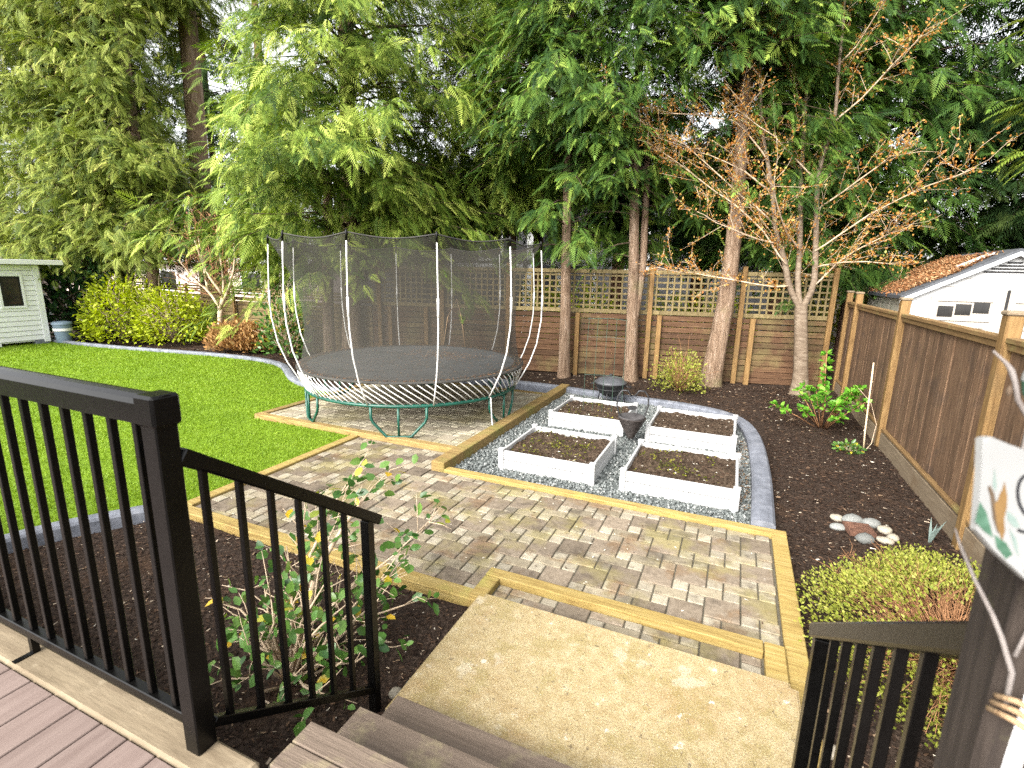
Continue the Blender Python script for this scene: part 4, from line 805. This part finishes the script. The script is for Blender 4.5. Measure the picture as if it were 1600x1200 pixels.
shrub('bare_bush', 'twiggy bush with a few yellow green leaves against the back fence', (-.85, 9.75, .0), .5, .4, .8, 26, 1500, .048, DI, 'spirea_leaf', 'twig_red', 406, .5, .006, None, .3, .4)
shrub('spirea_bush', 'low lime and orange bush behind the right stair railing', (1.3, 3.3, -.04), .64, 1.12, .39, 260, 15000, .024, DI, 'spirea_leaf', 'twig_red', 407, .5, .003, None, .62, .5)
shrub('fern_clump', 'small dark green clump at the foot of the bamboo stake', (1.45, 7.3, -.03), .15, .13, .12, 12, 110, .06, LF, 'camellia_leaf', 'twig', 408, .3, .003, None, .3)

# hydrangea: brown stems with clusters of fresh leaves
g = np.random.default_rng(410); b = np.array((1.3, 8.35, -.03))
t = thing('hydrangea', 'leggy hydrangea with bright green leaf clusters below the cherry', 'shrub', b); st = []; P = []; X = []; N = []
for k in range(17):
    a = g.random()*2*PI; e = .25+.5*g.random(); h = g.uniform(.45, .8) if k else 1.12; e = .08 if k == 0 else e
    tip = np.array([e*math.cos(a), e*math.sin(a)*.8, h*(1-.4*e)]); q = [(tip[0]*.1, tip[1]*.1, 0), tuple(tip*np.array([.5, .5, .5])), tuple(tip)]
    st.append((q, [.008, .007, .005]))
    for s in ((.98, .85, .72) if k else (1, .9, .8, .7, .6, .5)):
        c = np.array(q[1])+(tip-np.array(q[1]))*(s*2-1 if s > .5 else 0)
        for j in range(11):
            dd = norm(g.normal(0, 1, 3)*np.array([1, 1, .5])+(0, 0, .35)); P.append(c+dd*.02); X.append(dd); N.append(g.normal(0, .4, 3)+(0, 0, 1))
P = np.array(P); n = len(P)
new('stems', tubes_mesh('stems', st, 6), 'twig_red', t); new('foliage', npmesh('foliage', *scatter(LEAF_V, LEAF_F, P, np.array(X), np.array(N), np.stack([g.uniform(.06, .1, n), g.uniform(.08, .13, n)], 1), g.random(n))), 'hydrangea_leaf', t)

# glossy camellia beside the stairs
g = np.random.default_rng(411); b = np.array((-1.98, 1.66, -.08))
t = thing('camellia_bush', 'sprawling camellia with yellowing leaves behind the stair railing', 'shrub', b)
st = []
for tip in [(.15, .55, .95), (-.05, .75, 1.05), (.42, .75, .72), (.3, .95, .62), (-.35, .35, .55), (.2, .1, .62), (-.1, .25, .72), (.35, .3, .42), (-.45, -.05, .4), (.05, -.2, .42), (-.2, -.15, .35), (.4, .05, .3), (.2, .45, .5), (.5, .5, .35), (-.25, .55, .6), (.1, -.05, .3), (.35, -.15, .22), (.02, .4, .8), (.3, .15, .5), (-.3, .2, .3), (.0, .1, .5), (.25, -.25, .3), (-.1, -.3, .25), (.45, .25, .25), (-.45, .25, .35), (.1, .3, .35), (.38, .38, .55), (-.15, .05, .45)]:
    tip = np.array(tip); m_ = tip*np.array([.4, .4, .55])+g.normal(0, .04, 3); st.append(([(0, 0, 0), tuple(m_), tuple((m_+tip)/2+g.normal(0, .03, 3)), tuple(tip)], [.012, .008, .006, .003]))
st[0] = (st[0][0], [.024, .018, .01, .004]); st[6] = (st[6][0], [.022, .014, .008, .004])
k1 = twigs(g, st, 9, .1, .32, .0035, .1, .7)
new('stems', tubes_mesh('stems', st+k1, 6), 'twig', t)
q1 = leaves_on(g, k1, 14, .07, LF, .0, .025, .4); q2 = leaves_on(g, st, 9, .07, LF, .0, .03, .4)
sel = lambda q: (q[0], q[1], *[a_[q[2][:, 2] > .02] for a_ in q[2:]])
wide = lambda q: (*q[:5], np.stack([q[5], q[5]*1.25], 1), q[6])
new('foliage', npmesh('foliage', *merge([scatter(*wide(sel(q1))), scatter(*wide(sel(q2)))])), 'camellia_leaf', t)

# iris sprout and bamboo stake
g = np.random.default_rng(412); t = thing('iris_sprout', 'pale blue green iris blades at the foot of the board fence', 'plant', (1.66, 4.95, -.03))
for k in range(6):
    a = -1.2+.5*k+g.normal(0, .1); L = g.uniform(.14, .24); dx, dy = .35*math.cos(a), .35*math.sin(a)
    MB().add([(-.008, 0, 0), (.008, 0, 0), (dx*L*.4+.01, dy*L*.4, L*.5), (dx*L*.4-.01, dy*L*.4, L*.5), (dx*L, dy*L, L), (0, .004, 0), (dx*L*.4, dy*L*.4+.005, L*.5)], [(0, 1, 2, 3), (3, 2, 4), (1, 5, 6, 2), (5, 0, 3, 6), (2, 6, 4), (6, 3, 4)]).build('blade', 'p_pale', t)
t = thing('bamboo_stake', 'pale bamboo stake standing by the board fence', 'stake', (1.64, 7.4, -.05))
MB().tube([(0, 0, 0), (-.02, 0, .3), (-.03, .01, .6), (-.05, .02, 1.16)], [.011, .0105, .01, .009], 7).build('cane', 'bamboo', t, True)
for z in (.3, .62, .92): MB().lathe([(.0105, -.006), (.0125, 0), (.0105, .006)], 8, (-.02-.03*z*.6, .01*z, z)).build('node', 'bamboo', t)
t = thing('dry_vine', 'thin bare arching stem beside the bamboo stake', 'plant', (1.62, 7.35, -.04))
MB().tube([(0, 0, 0), (.1, .1, .12), (.14, .2, .35), (.05, .25, .62), (-.1, .3, .78)], [.005, .005, .004, .003, .002], 5).build('stem', 'twig', t, True)

# drain grate ringed with river stones
t = thing('drain_grate', 'rusty barred drain grate in the mulch among stones', 'grate', (1.155, 4.91, .0), R(8))
MB().box(-.1, .1, -.1, -.088, -.03, .012).box(-.1, .1, .088, .1, -.03, .012).box(-.1, -.088, -.088, .088, -.03, .012).box(.088, .1, -.088, .088, -.03, .012).build('frame', 'rust', t)
for k in range(4): board('bar', 'rust', -.087, .087, -.066+.044*k-.008, -.066+.044*k+.008, -.002, .02, t, .002)
MB().box(-.087, .087, -.087, .087, -.004, .003).build('pit', 'dark_frame', t)  # flat dark plate just under the bars; its colour stands for the drain's shade
def pebble(seed):
    bm = bmesh.new(); bmesh.ops.create_icosphere(bm, subdivisions=2, radius=1); g = random.Random(seed); ph = [g.uniform(0, 6) for _ in range(4)]
    for v in bm.verts:
        c = v.co; v.co = c*(1+.12*math.sin(2.1*c.x+ph[0])+.1*math.sin(2.7*c.y+ph[1])+.06*math.sin(4*c.z+ph[2]+c.x*3))
    m = bpy.data.meshes.new('river_stone'); bm.to_mesh(m); bm.free(); m.polygons.foreach_set('use_smooth', [True]*len(m.polygons)); return m
stones = [(1.02, 5.12, .06, .05, .04, 0, 'pale oval stone at the far left of the drain ring'), (1.13, 5.09, .1, .055, .05, 1, 'large grey stone behind the drain grate, left of two'), (1.27, 5.07, .085, .06, .05, 1, 'large grey stone behind the drain grate, right of two'),
          (1.35, 4.98, .06, .055, .045, 0, 'pale stone at the right end of the drain ring'), (1.16, 4.73, .08, .05, .045, 1, 'grey stone at the near side of the drain grate'), (1.0, 4.93, .07, .05, .035, 1, 'flat grey stone left of the drain grate'), (1.31, 4.77, .07, .045, .035, 0, 'pale pinkish stone at the near right of the drain grate'), (1.38, 4.85, .05, .04, .035, 0, 'small pale stone right of the drain grate'),
          (.6, 2.42, .05, .045, .035, 0, 'small pale stone at the near end of the patio edge timber'), (.62, 2.28, .045, .035, .03, 1, 'small grey stone beside the slab corner'), (.68, 2.3, .035, .03, .025, 0, 'tiny pale stone beside the slab corner'), (.75, 2.15, .06, .05, .04, 1, 'grey stone behind the right stair railing'), (-1.36, 1.9, .05, .04, .03, 1, 'grey stone at the left foot of the slab'), (-1.42, 1.82, .04, .03, .025, 0, 'pale stone by the left stair post'), (.9, 2.3, .07, .06, .05, 1, 'larger grey stone under the lime and orange bush')]
pms = [pebble(s) for s in range(3)]; pm2 = [p.copy() for p in pms]
for i, (x, y, a, b_, c, m, lb) in enumerate(stones):
    o = new('river_stone', (pms if m else pm2)[i % 3], 'stone' if m else 'stone_pale', None, (x, y, float(ground_z(x, y))+c*.5), (0, 0, random.uniform(-.5, .5))); o.scale = (a, b_, c)
    tag(o, lb, 'stone', 'river stones in the mulch')

# ------------------------------------------------------------------ sheds, bin and neighbouring houses
sx = -16.9
sh = thing('garden_shed', 'white lap sided garden shed with flat roof at the left edge', 'shed', (sx, 6, 0))
def sb(*a, **k): return ch(board(*a, **k), sh)
sb('wall', 'white_paint', sx-2.6, sx-.02, 4.2, 7.5, .08, 2.05, sh, 0)
def lap(a, b, z):
    o = sb('siding_board', 'white_paint', sx-.002, sx+.016, a, b, z, z+.117, sh, .002); o.rotation_euler = (0, -.13, 0)
for k in range(15):
    z = .12+k*.128
    for (a, b) in ((4.2, 7.38),):
        if 1.0 < z+.06 < 1.8: lap(7.14, 7.38, z); lap(4.2, 6.62, z)
        else: lap(a, b, z)
sb('corner_trim', 'white_paint', sx-.018, sx+.034, 7.385, 7.52, .05, 2.04, sh, .004)
sb('foundation', 'kerb', sx-2.5, sx-.03, 4.3, 6.5, -.05, .08, sh, 0); sb('foundation', 'kerb', sx-.3, sx+.02, 7.2, 7.5, -.05, .115, sh, .004); sb('foundation', 'white_paint', sx-.3, sx+.02, 6.2, 6.5, -.05, .115, sh, .004)
sb('roof', 'white_paint', sx-2.9, sx+.3, 3.9, 7.95, 2.06, 2.18, sh, .006)
wn = sb('window', 'dark_frame', sx+.007, sx+.04, 6.68, 7.08, 1.02, 1.76, sh, .004)
new('pane', cbox(.006, .3, .63, 0, 'glass'), 'glass', wn, (.0165, 0, 0)); new('sash_bar', cbox(.012, .3, .022, .002, 'dark_frame'), 'dark_frame', wn, (.018, 0, -.15))
for (a, b, z0_, z1_) in ((6.62, 6.678, .96, 1.82), (7.082, 7.14, .96, 1.82), (6.678, 7.082, 1.762, 1.82), (6.678, 7.082, .96, 1.018)): sb('window_trim', 'white_paint', sx+.007, sx+.046, a, b, z0_, z1_, sh, .004)
t = thing('plastic_bin', 'blue grey plastic bin with lid beside the white shed', 'bin', (-16.65, 7.72, 0))
MB().lathe([(.001, .01), (.16, .01), (.17, .03), (.205, .5), (.205, .52)], 22).build('tub', 'bin', t, True); MB().lathe([(.225, .5), (.225, .545), (.19, .57), (.06, .59), (.001, .592)], 22).build('lid', 'bin', t, True)
MB().lathe([(.212, .33), (.212, .4)], 22).build('label_band', 'white_rod', t, True)

rs = thing('resin_shed', 'white resin shed with needle covered dark roof beyond the board fence', 'shed', (3.65, 10, 0))
X0, X1, YF, YB, ZE, ZR = 2.42, 4.88, 10.0, 12.6, 1.86, 2.53
def rsx(mb, nm, mt, **k): o = mb.build(nm, mt, rs, **k); o.location = -Vector(rs.location); return o
rsx(MB().add([(X0, YF, 0), (X1, YF, 0), (X1, YF, ZE), ((X0+X1)/2, YF, ZR), (X0, YF, ZE)], [(0, 1, 2, 3, 4)]), 'wall', 'shed_resin')
rsx(MB().add([(X0, YB, 0), (X1, YB, 0), (X1, YB, ZE), ((X0+X1)/2, YB, ZR), (X0, YB, ZE)], [(4, 3, 2, 1, 0)]), 'wall', 'shed_resin')
rsx(MB().add([(X0, YF, 0), (X0, YB, 0), (X0, YB, ZE), (X0, YF, ZE)], [(0, 3, 2, 1)]), 'side_wall', 'shed_side')
rsx(MB().add([(X1, YF, 0), (X1, YB, 0), (X1, YB, ZE), (X1, YF, ZE)], [(0, 1, 2, 3)]), 'side_wall', 'shed_side')
for k in range(3): rsx(MB().box(X0-.006, X0, YF+.05, YB-.05, 1.42+.14*k, 1.428+.14*k), 'wall_groove', 'shed_door')
for k in range(4): rsx(MB().box(X0-.007, X0-.001, YF+.3+.6*k, YF+.312+.6*k, .1, ZE-.02), 'wall_rib', 'shed_door')
for z, a, b in ((2.02, 2.75, 4.55), (2.14, 2.98, 4.32)): rsx(MB().box(a, b, YF-.006, YF-.001, z, z+.008), 'panel_line', 'shed_door')
sl_ = (ZR-ZE)/((X1-X0)/2); rx0 = X0-.1; rx1 = X1+.1; ov = .12
for s, (xa, xb) in ((-1, (rx0, 3.65)), (1, (3.65, rx1))):
    za = ZE-.1*sl_+.012; zb = ZR+.012
    if s > 0: za, zb = zb, za
    v = [(xa, YF-ov, za), (xb, YF-ov, zb), (xb, YB+.15, zb), (xa, YB+.15, za)]; v += [(x, y, z+.045) for x, y, z in v]
    r_ = rsx(MB().add(v, [(3, 2, 1, 0), (4, 5, 6, 7), (0, 1, 5, 4), (1, 2, 6, 5), (2, 3, 7, 6), (3, 0, 4, 7)]), 'roof', 'shingle')
    if s < 0:
        ux = np.array([1, 0, (zb-za)/(xb-xa)]); L_ = xb-xa
        for k in range(5):
            f0 = k/5; xx = xa+L_*f0; zz = za+(zb-za)*f0+.047
            q = [(xx, YF-ov, zz), (xx+.012, YF-ov, zz+.012*sl_+.006), (xx+.012, YB+.15, zz+.012*sl_+.006), (xx, YB+.15, zz)]
            MB().add(q+[(x, y, z-.01) for x, y, z in q], [(0, 1, 2, 3), (7, 6, 5, 4), (0, 4, 5, 1), (2, 6, 7, 3)]).build('shingle_course', 'shingle', r_)
        q = [(xa+L_*.62, YF+.35, 0), (xa+L_*.9, YF+.35, 0), (xa+L_*.9, YF+.6, 0), (xa+L_*.62, YF+.6, 0)]; q = [(x, y, za+(zb-za)*(x-xa)/L_+.047) for x, y, z in q]
        MB().add(q+[(x, y, z+.03) for x, y, z in q], [(4, 5, 6, 7), (0, 1, 5, 4), (1, 2, 6, 5), (2, 3, 7, 6), (3, 0, 4, 7)]).build('skylight', 'skylight', r_)
        gg = np.random.default_rng(5); n = 5200; fx = gg.beta(1.6, 1.5, n); fy = gg.uniform(-.06, 2.6, n); ok = ~((fx > .62) & (fx < .9) & (fy > .35) & (fy < .6)) & (fy > .1+.12*np.sin(fx*9)) ; fx, fy = fx[ok]*.94, fy[ok]; n = len(fx)
        P = np.stack([xa+L_*fx, YF+fy, za+(zb-za)*fx+.05+gg.uniform(0, .02, n)], 1); X = np.stack([ux[0]*gg.normal(0, 1, n), gg.normal(0, 1, n), ux[2]*gg.normal(0, 1, n)], 1)
        new('needle_litter', npmesh('needle_litter', *scatter(CHIP_V, CHIP_F, P, X, np.tile((-.4, 0, 1.), (n, 1))+gg.normal(0, .3, (n, 3)), np.stack([gg.uniform(.05, .14, n), gg.uniform(.02, .04, n)], 1), gg.random(n))), 'debris', r_, kind='stuff')
    for tri in ((0,),):
        d0 = 1 if s < 0 else -1
        v = [(xa, YF-ov-.004, za-.06), (xb, YF-ov-.004, zb-.06), (xb, YF-ov-.004, zb), (xa, YF-ov-.004, za)]; v += [(x, y+.02, z) for x, y, z in v]
        rsx(MB().add(v, [(0, 1, 2, 3), (7, 6, 5, 4), (0, 4, 5, 1), (3, 2, 6, 7), (0, 3, 7, 4), (1, 5, 6, 2)]), 'barge_board', 'white_paint')
for dx0, dx1, mir in ((2.74, 3.63, 0), (3.67, 4.56, 1)):
    n_ = 9; arc = [(dx0+(dx1-dx0)*k/n_, 1.86+.13*math.sin(PI/2*((k/n_) if not mir else 1-k/n_))) for k in range(n_+1)]
    poly = [(dx0, .15)]+[(dx1, .15)]+arc[::-1]
    v = [(x, YF-.03, z) for x, z in poly]+[(x, YF-.002, z) for x, z in poly]; nn = len(poly)
    dr_ = rsx(MB().add(v, [tuple(range(nn))]+[(k, nn+k, nn+(k+1) % nn, (k+1) % nn) for k in range(nn)]), 'door', 'shed_door')
    for j in range(3):
        a = dx0+.1+.215*j+(.12 if mir else 0); zz = 1.565+.035*(j if not mir else 2-j)
        MB().box(a, a+.19, YF-.038, YF-.031, zz, zz+.165).build('pane', 'glass', dr_)
    MB().box(dx0+.08, dx1-.14, YF-.036, YF-.031, 1.5, 1.508).build('panel_line', 'dark_frame', dr_); MB().box(dx0+.1, dx1-.2, YF-.036, YF-.031, 1.4, 1.408).build('panel_line', 'dark_frame', dr_)
    MB().box(dx0+.08, dx1-.14, YF-.036, YF-.031, 1.795, 1.803).build('panel_line', 'dark_frame', dr_)
rsx(MB().box(3.628, 3.672, YF-.02, YF-.004, .15, 1.99), 'door_gap', 'dark_frame')
for k in range(4): w_ = .34-.085*k; rsx(MB().box(3.65-w_, 3.65+w_, YF-.02, YF-.003, 2.24+.045*k, 2.262+.045*k), 'vent_louvre', 'dark_frame')

h = thing('neighbour_house', 'grey sided neighbouring house with white trim behind the lattice fence', 'house', (-6.5, 18, 0))
def hb(*a, **k): return ch(board(*a, **k), h)
hb('wall', 'grey_siding', -15.5, -6.9, 17.2, 22, 0, 5.6, h, 0); hb('corner_trim', 'white_paint', -7.0, -6.75, 17.13, 17.35, 0, 5.6, h, .01); hb('wall', 'grey_siding', -6.74, 3, 20, 24, 0, 5, h, 0)
for (a, b, z0_, z1_) in ((-11.4, -10.1, 2.45, 3.6), (-8.9, -7.9, 2.5, 3.7)):
    wn = hb('window', 'white_paint', a, b, 17.12, 17.19, z0_, z1_, h, .01); new('pane', cbox(b-a-.24, .01, z1_-z0_-.24, 0, 'glass'), 'glass', wn, (0, -.037, 0))
for (a, b, z0_, z1_) in ((-6.5, -5.4, 2.4, 3.9), (-4.4, -3.2, 2.2, 3.9), (-1.9, -.6, 2.2, 3.9), (.6, 1.9, 2.2, 3.9)):
    wn = hb('window', 'white_paint', a, b, 19.92, 19.99, z0_, z1_, h, .01); new('pane', cbox(b-a-.24, .01, z1_-z0_-.24, 0, 'glass'), 'glass', wn, (0, -.037, 0))
hb('belly_band', 'white_paint', -15.5, -7.01, 17.14, 17.19, 2.2, 2.4, h, .01)
hb('roof', 'shingle', -16, -6.2, 16.6, 22.5, 5.62, 5.9, h, .02); hb('roof', 'shingle', -6.18, 3.5, 19.5, 24.5, 5.02, 5.3, h, .02)
pg = thing('pergola', 'white pergola beam on short posts above the lattice fence', 'pergola', (-4.5, 15.6, 0))
def pb(*a, **k): return ch(board(*a, **k), pg)
pb('beam', 'white_paint', -6.6, -1.6, 15.5, 15.62, 2.36, 2.52, pg, .01); pb('beam', 'white_paint', -6.6, -1.6, 16.7, 16.82, 2.36, 2.52, pg, .01)
for k in range(5): pb('post', 'white_paint', -6.4+1.15*k-.06, -6.4+1.15*k+.06, 15.51, 15.61, 0, 2.358, pg, .01)
h2 = thing('neighbour_house', 'cream neighbouring house beyond the slat fence on the left', 'house', (-31, 22, 0))
def h2b(*a, **k): return ch(board(*a, **k), h2)
h2b('wall', 'cream', -46, -21, 22, 28, -1, 2.3, h2, 0); h2b('fascia', 'white_paint', -46.5, -20.5, 21.3, 21.5, 2.3, 2.6, h2, .01)
h2b('roof', 'shingle', -46.5, -20.5, 21.51, 28.5, 2.31, 2.62, h2, .02)
for xx in (-41.2, -34, -26.5):
    wn = h2b('window', 'white_paint', xx-.9, xx+.9, 21.9, 21.99, .5, 1.9, h2, .01); new('pane', cbox(1.5, .01, 1.1, 0, 'glass'), 'glass', wn, (0, -.047, 0))
shrub('hedge_bush', 'yellow green bush seen through the lattice left of centre', (-4.2, 13.2, 0), 1.9, .9, 2.0, 30, 3000, .12, DI, 'lime_leaf', 'twig', 420, .3, .012, 'bushes beyond the lattice', .4)
shrub('hedge_bush', 'yellow green bush seen through the lattice right of centre', (-.9, 13.4, 0), 1.7, .9, 1.9, 30, 2600, .12, DI, 'lime_leaf', 'twig', 421, .3, .012, 'bushes beyond the lattice', .4)
shrub('hedge_bush', 'pale yellow bush beyond the corner of the two fences', (3.4, 16.4, 0), 2.6, 1.2, 3.6, 80, 7000, .13, DI, 'spirea_leaf', 'twig', 422, .6, .014, 'bushes beyond the lattice', .4)

# ------------------------------------------------------------------ things close to the lens at the right
board('wooden_post', 'old_post', .318, .425, .69, .788, .572, 1.845, None, .008, label='dark weathered wooden post at the right edge holding the stair rail', cat='post')
SO = Vector((.274, .747, 1.922)); ex = (Vector((.39, .789, 1.886))-SO).normalized(); nz_ = ex.cross(Vector((-.005, .023, .106))).normalized(); ey = nz_.cross(ex)
SM = Matrix(((ex.x, ey.x, nz_.x, SO.x), (ex.y, ey.y, nz_.y, SO.y), (ex.z, ey.z, nz_.z, SO.z), (0, 0, 0, 1)))
sg = thing('painted_sign', 'white hand painted garden sign with an ochre squirrel at the right edge', 'sign'); sg.matrix_world = Matrix.Translation((.2275, .62, 1.952)) @ SM.to_3x3().to_4x4() @ Matrix.Scale(.83, 4)
def flat(poly, z, th, nm, mt):
    if nm != 'board': poly = [(x*.8+.002, y*.96) for x, y in poly]
    poly = [(x-.33*y, y) for x, y in poly]; n_ = len(poly); v = [(x, y, z) for x, y in poly]+[(x, y, z-th) for x, y in poly]
    return MB().add(v, [tuple(range(n_)), tuple(range(2*n_-1, n_-1, -1))]+[(k, n_+k, n_+(k+1) % n_, (k+1) % n_) for k in range(n_)]).build(nm, mt, sg)
flat([(.006, 0), (.004, -.045), (-.002, -.105), (.02, -.122), (.06, -.143), (.1, -.155), (.16, -.16), (.16, .004), (.1, .001), (.04, .003), (.016, .005)][::1], 0, .009, 'board', 'sign')
flat([(.012, -.055), (.016, -.066), (.02, -.09), (.027, -.105), (.031, -.095), (.026, -.075), (.022, -.06), (.016, -.052)], .0006, .0004, 'tail', 'p_dark')
flat([(.022, -.072), (.026, -.098), (.034, -.112), (.038, -.1), (.037, -.085), (.041, -.072), (.042, -.058), (.038, -.042), (.036, -.05), (.031, -.058), (.028, -.066)], .0007, .0004, 'squirrel', 'p_brown')
for poly in ([(.0, -.075), (.01, -.085), (.016, -.1), (.02, -.112), (.006, -.108), (-.008, -.1)], [(.022, -.108), (.04, -.113), (.05, -.124), (.04, -.132), (.025, -.122)]): flat(poly, .0005, .0003, 'leaf_mark', 'p_green')
for poly in ([(.042, -.075), (.055, -.08), (.062, -.09), (.052, -.092), (.043, -.086)], [(.02, -.05), (.023, -.03), (.026, -.05), (.024, -.058)], [(.045, -.095), (.056, -.105), (.06, -.125), (.052, -.115)]): flat(poly, .0005, .0003, 'leaf_mark', 'p_pale')
def stroke(pts, w_, nm):
    pts = [(x-.33*y, y) for x, y in pts]; L_ = []; R_ = []
    for i, p in enumerate(pts):
        q0 = pts[max(i-1, 0)]; q1 = pts[min(i+1, len(pts)-1)]; dx, dy = q1[0]-q0[0], q1[1]-q0[1]; l = math.hypot(dx, dy); L_.append((p[0]-dy/l*w_/2, p[1]+dx/l*w_/2)); R_.append((p[0]+dy/l*w_/2, p[1]-dx/l*w_/2))
    n_ = len(pts); v = [(x, y, .0008) for x, y in L_]+[(x, y, .0008) for x, y in R_]
    MB().add(v, [(k, n_+k, n_+k+1, k+1) for k in range(n_-1)]).build(nm, 'p_black', sg)
stroke([(.0655+.017*math.cos(R(a)), -.048+.024*math.sin(R(a))) for a in range(50, 330, 14)]+[(.0825, -.054), (.0715, -.054)], .0038, 'letter')
stroke([(.048, -.09), (.078, -.09)], .0036, 'letter'); stroke([(.0625, -.09), (.0625, -.134)], .0042, 'letter'); stroke([(.056, -.134), (.069, -.134)], .0025, 'letter')
t = thing('white_cane', 'white painted cane tied upright beside the dark post', 'cane', (.352, .66, .572))
MB().tube([(-.006, 0, 0), (-.004, .01, .6), (.0, .04, 1.15), (.003, .075, 1.215)], .0085, 8).build('cane', 'white_paint', t, True)
MB().lathe([(.0105, -.006), (.013, 0), (.0105, .006)], 10, (.001, .055, 1.185)).build('clamp', 'rust', t, True)
for k in range(3):
    MB().tube([(-.035, .02+.004*k, 1.065-.012*k), (-.025, .0, 1.078-.012*k), (-.008, -.005, 1.07-.012*k), (.004, .012, 1.066-.01*k), (-.008, .045, 1.064-.012*k)], .0035, 6).build('cord_tie', 'cord', t, True)
t = thing('dry_twig', 'thin grey dry twig leaning across the dark post', 'twig', (.323, .676, 1.674))
MB().tube([(.002, 0, -.04), (0, 0, 0), (-.012, .01, .035), (-.022, .015, .057), (-.04, .025, .09), (-.055, .039, .124), (-.06, .045, .14)], [.003, .003, .0028, .0026, .0022, .0018, .001], 6).tube([(-.001, 0, .02), (.006, .005, .05), (.018, .012, .075)], [.0022, .002, .0015], 6).build('stem', 'cane', t, True)
t = thing('knobby_twig', 'knobby grey twig with a dark bud above the painted sign', 'twig', (.33, .775, 1.94))
MB().tube([(.02, 0, -.012), (-.005, 0, .007), (-.018, -.002, .026), (-.024, -.003, .046), (-.03, -.003, .06), (-.036, -.003, .068), (-.05, -.003, .081)], [.0032, .003, .0028, .0027, .0033, .0022, .0012], 7).build('stem', 'cane', t, True)
MB().lathe([(.0005, -.006), (.003, -.002), (.0028, .003), (.0005, .007)], 8, (-.028, -.004, .035)).build('bud', 'twig_dark', t, True)
t = thing('round_ornament', 'pale round ornament with green underside at the right edge', 'ornament', (.339, .80, 1.985))
MB().lathe([(.0165, .0), (.016, .008), (.0135, .0155), (.0075, .0215), (.0005, .0235)], 20).build('dome', 'sign', t, True)
MB().lathe([(.0005, -.03), (.006, -.028), (.013, -.016), (.0163, -.0005)], 20).build('underside', 'p_green', t, True)
MB().tube([(0, 0, -.03), (.002, .003, -.08), (.003, .005, -.145)], .003, 6).build('stalk', 'cane', t, True)
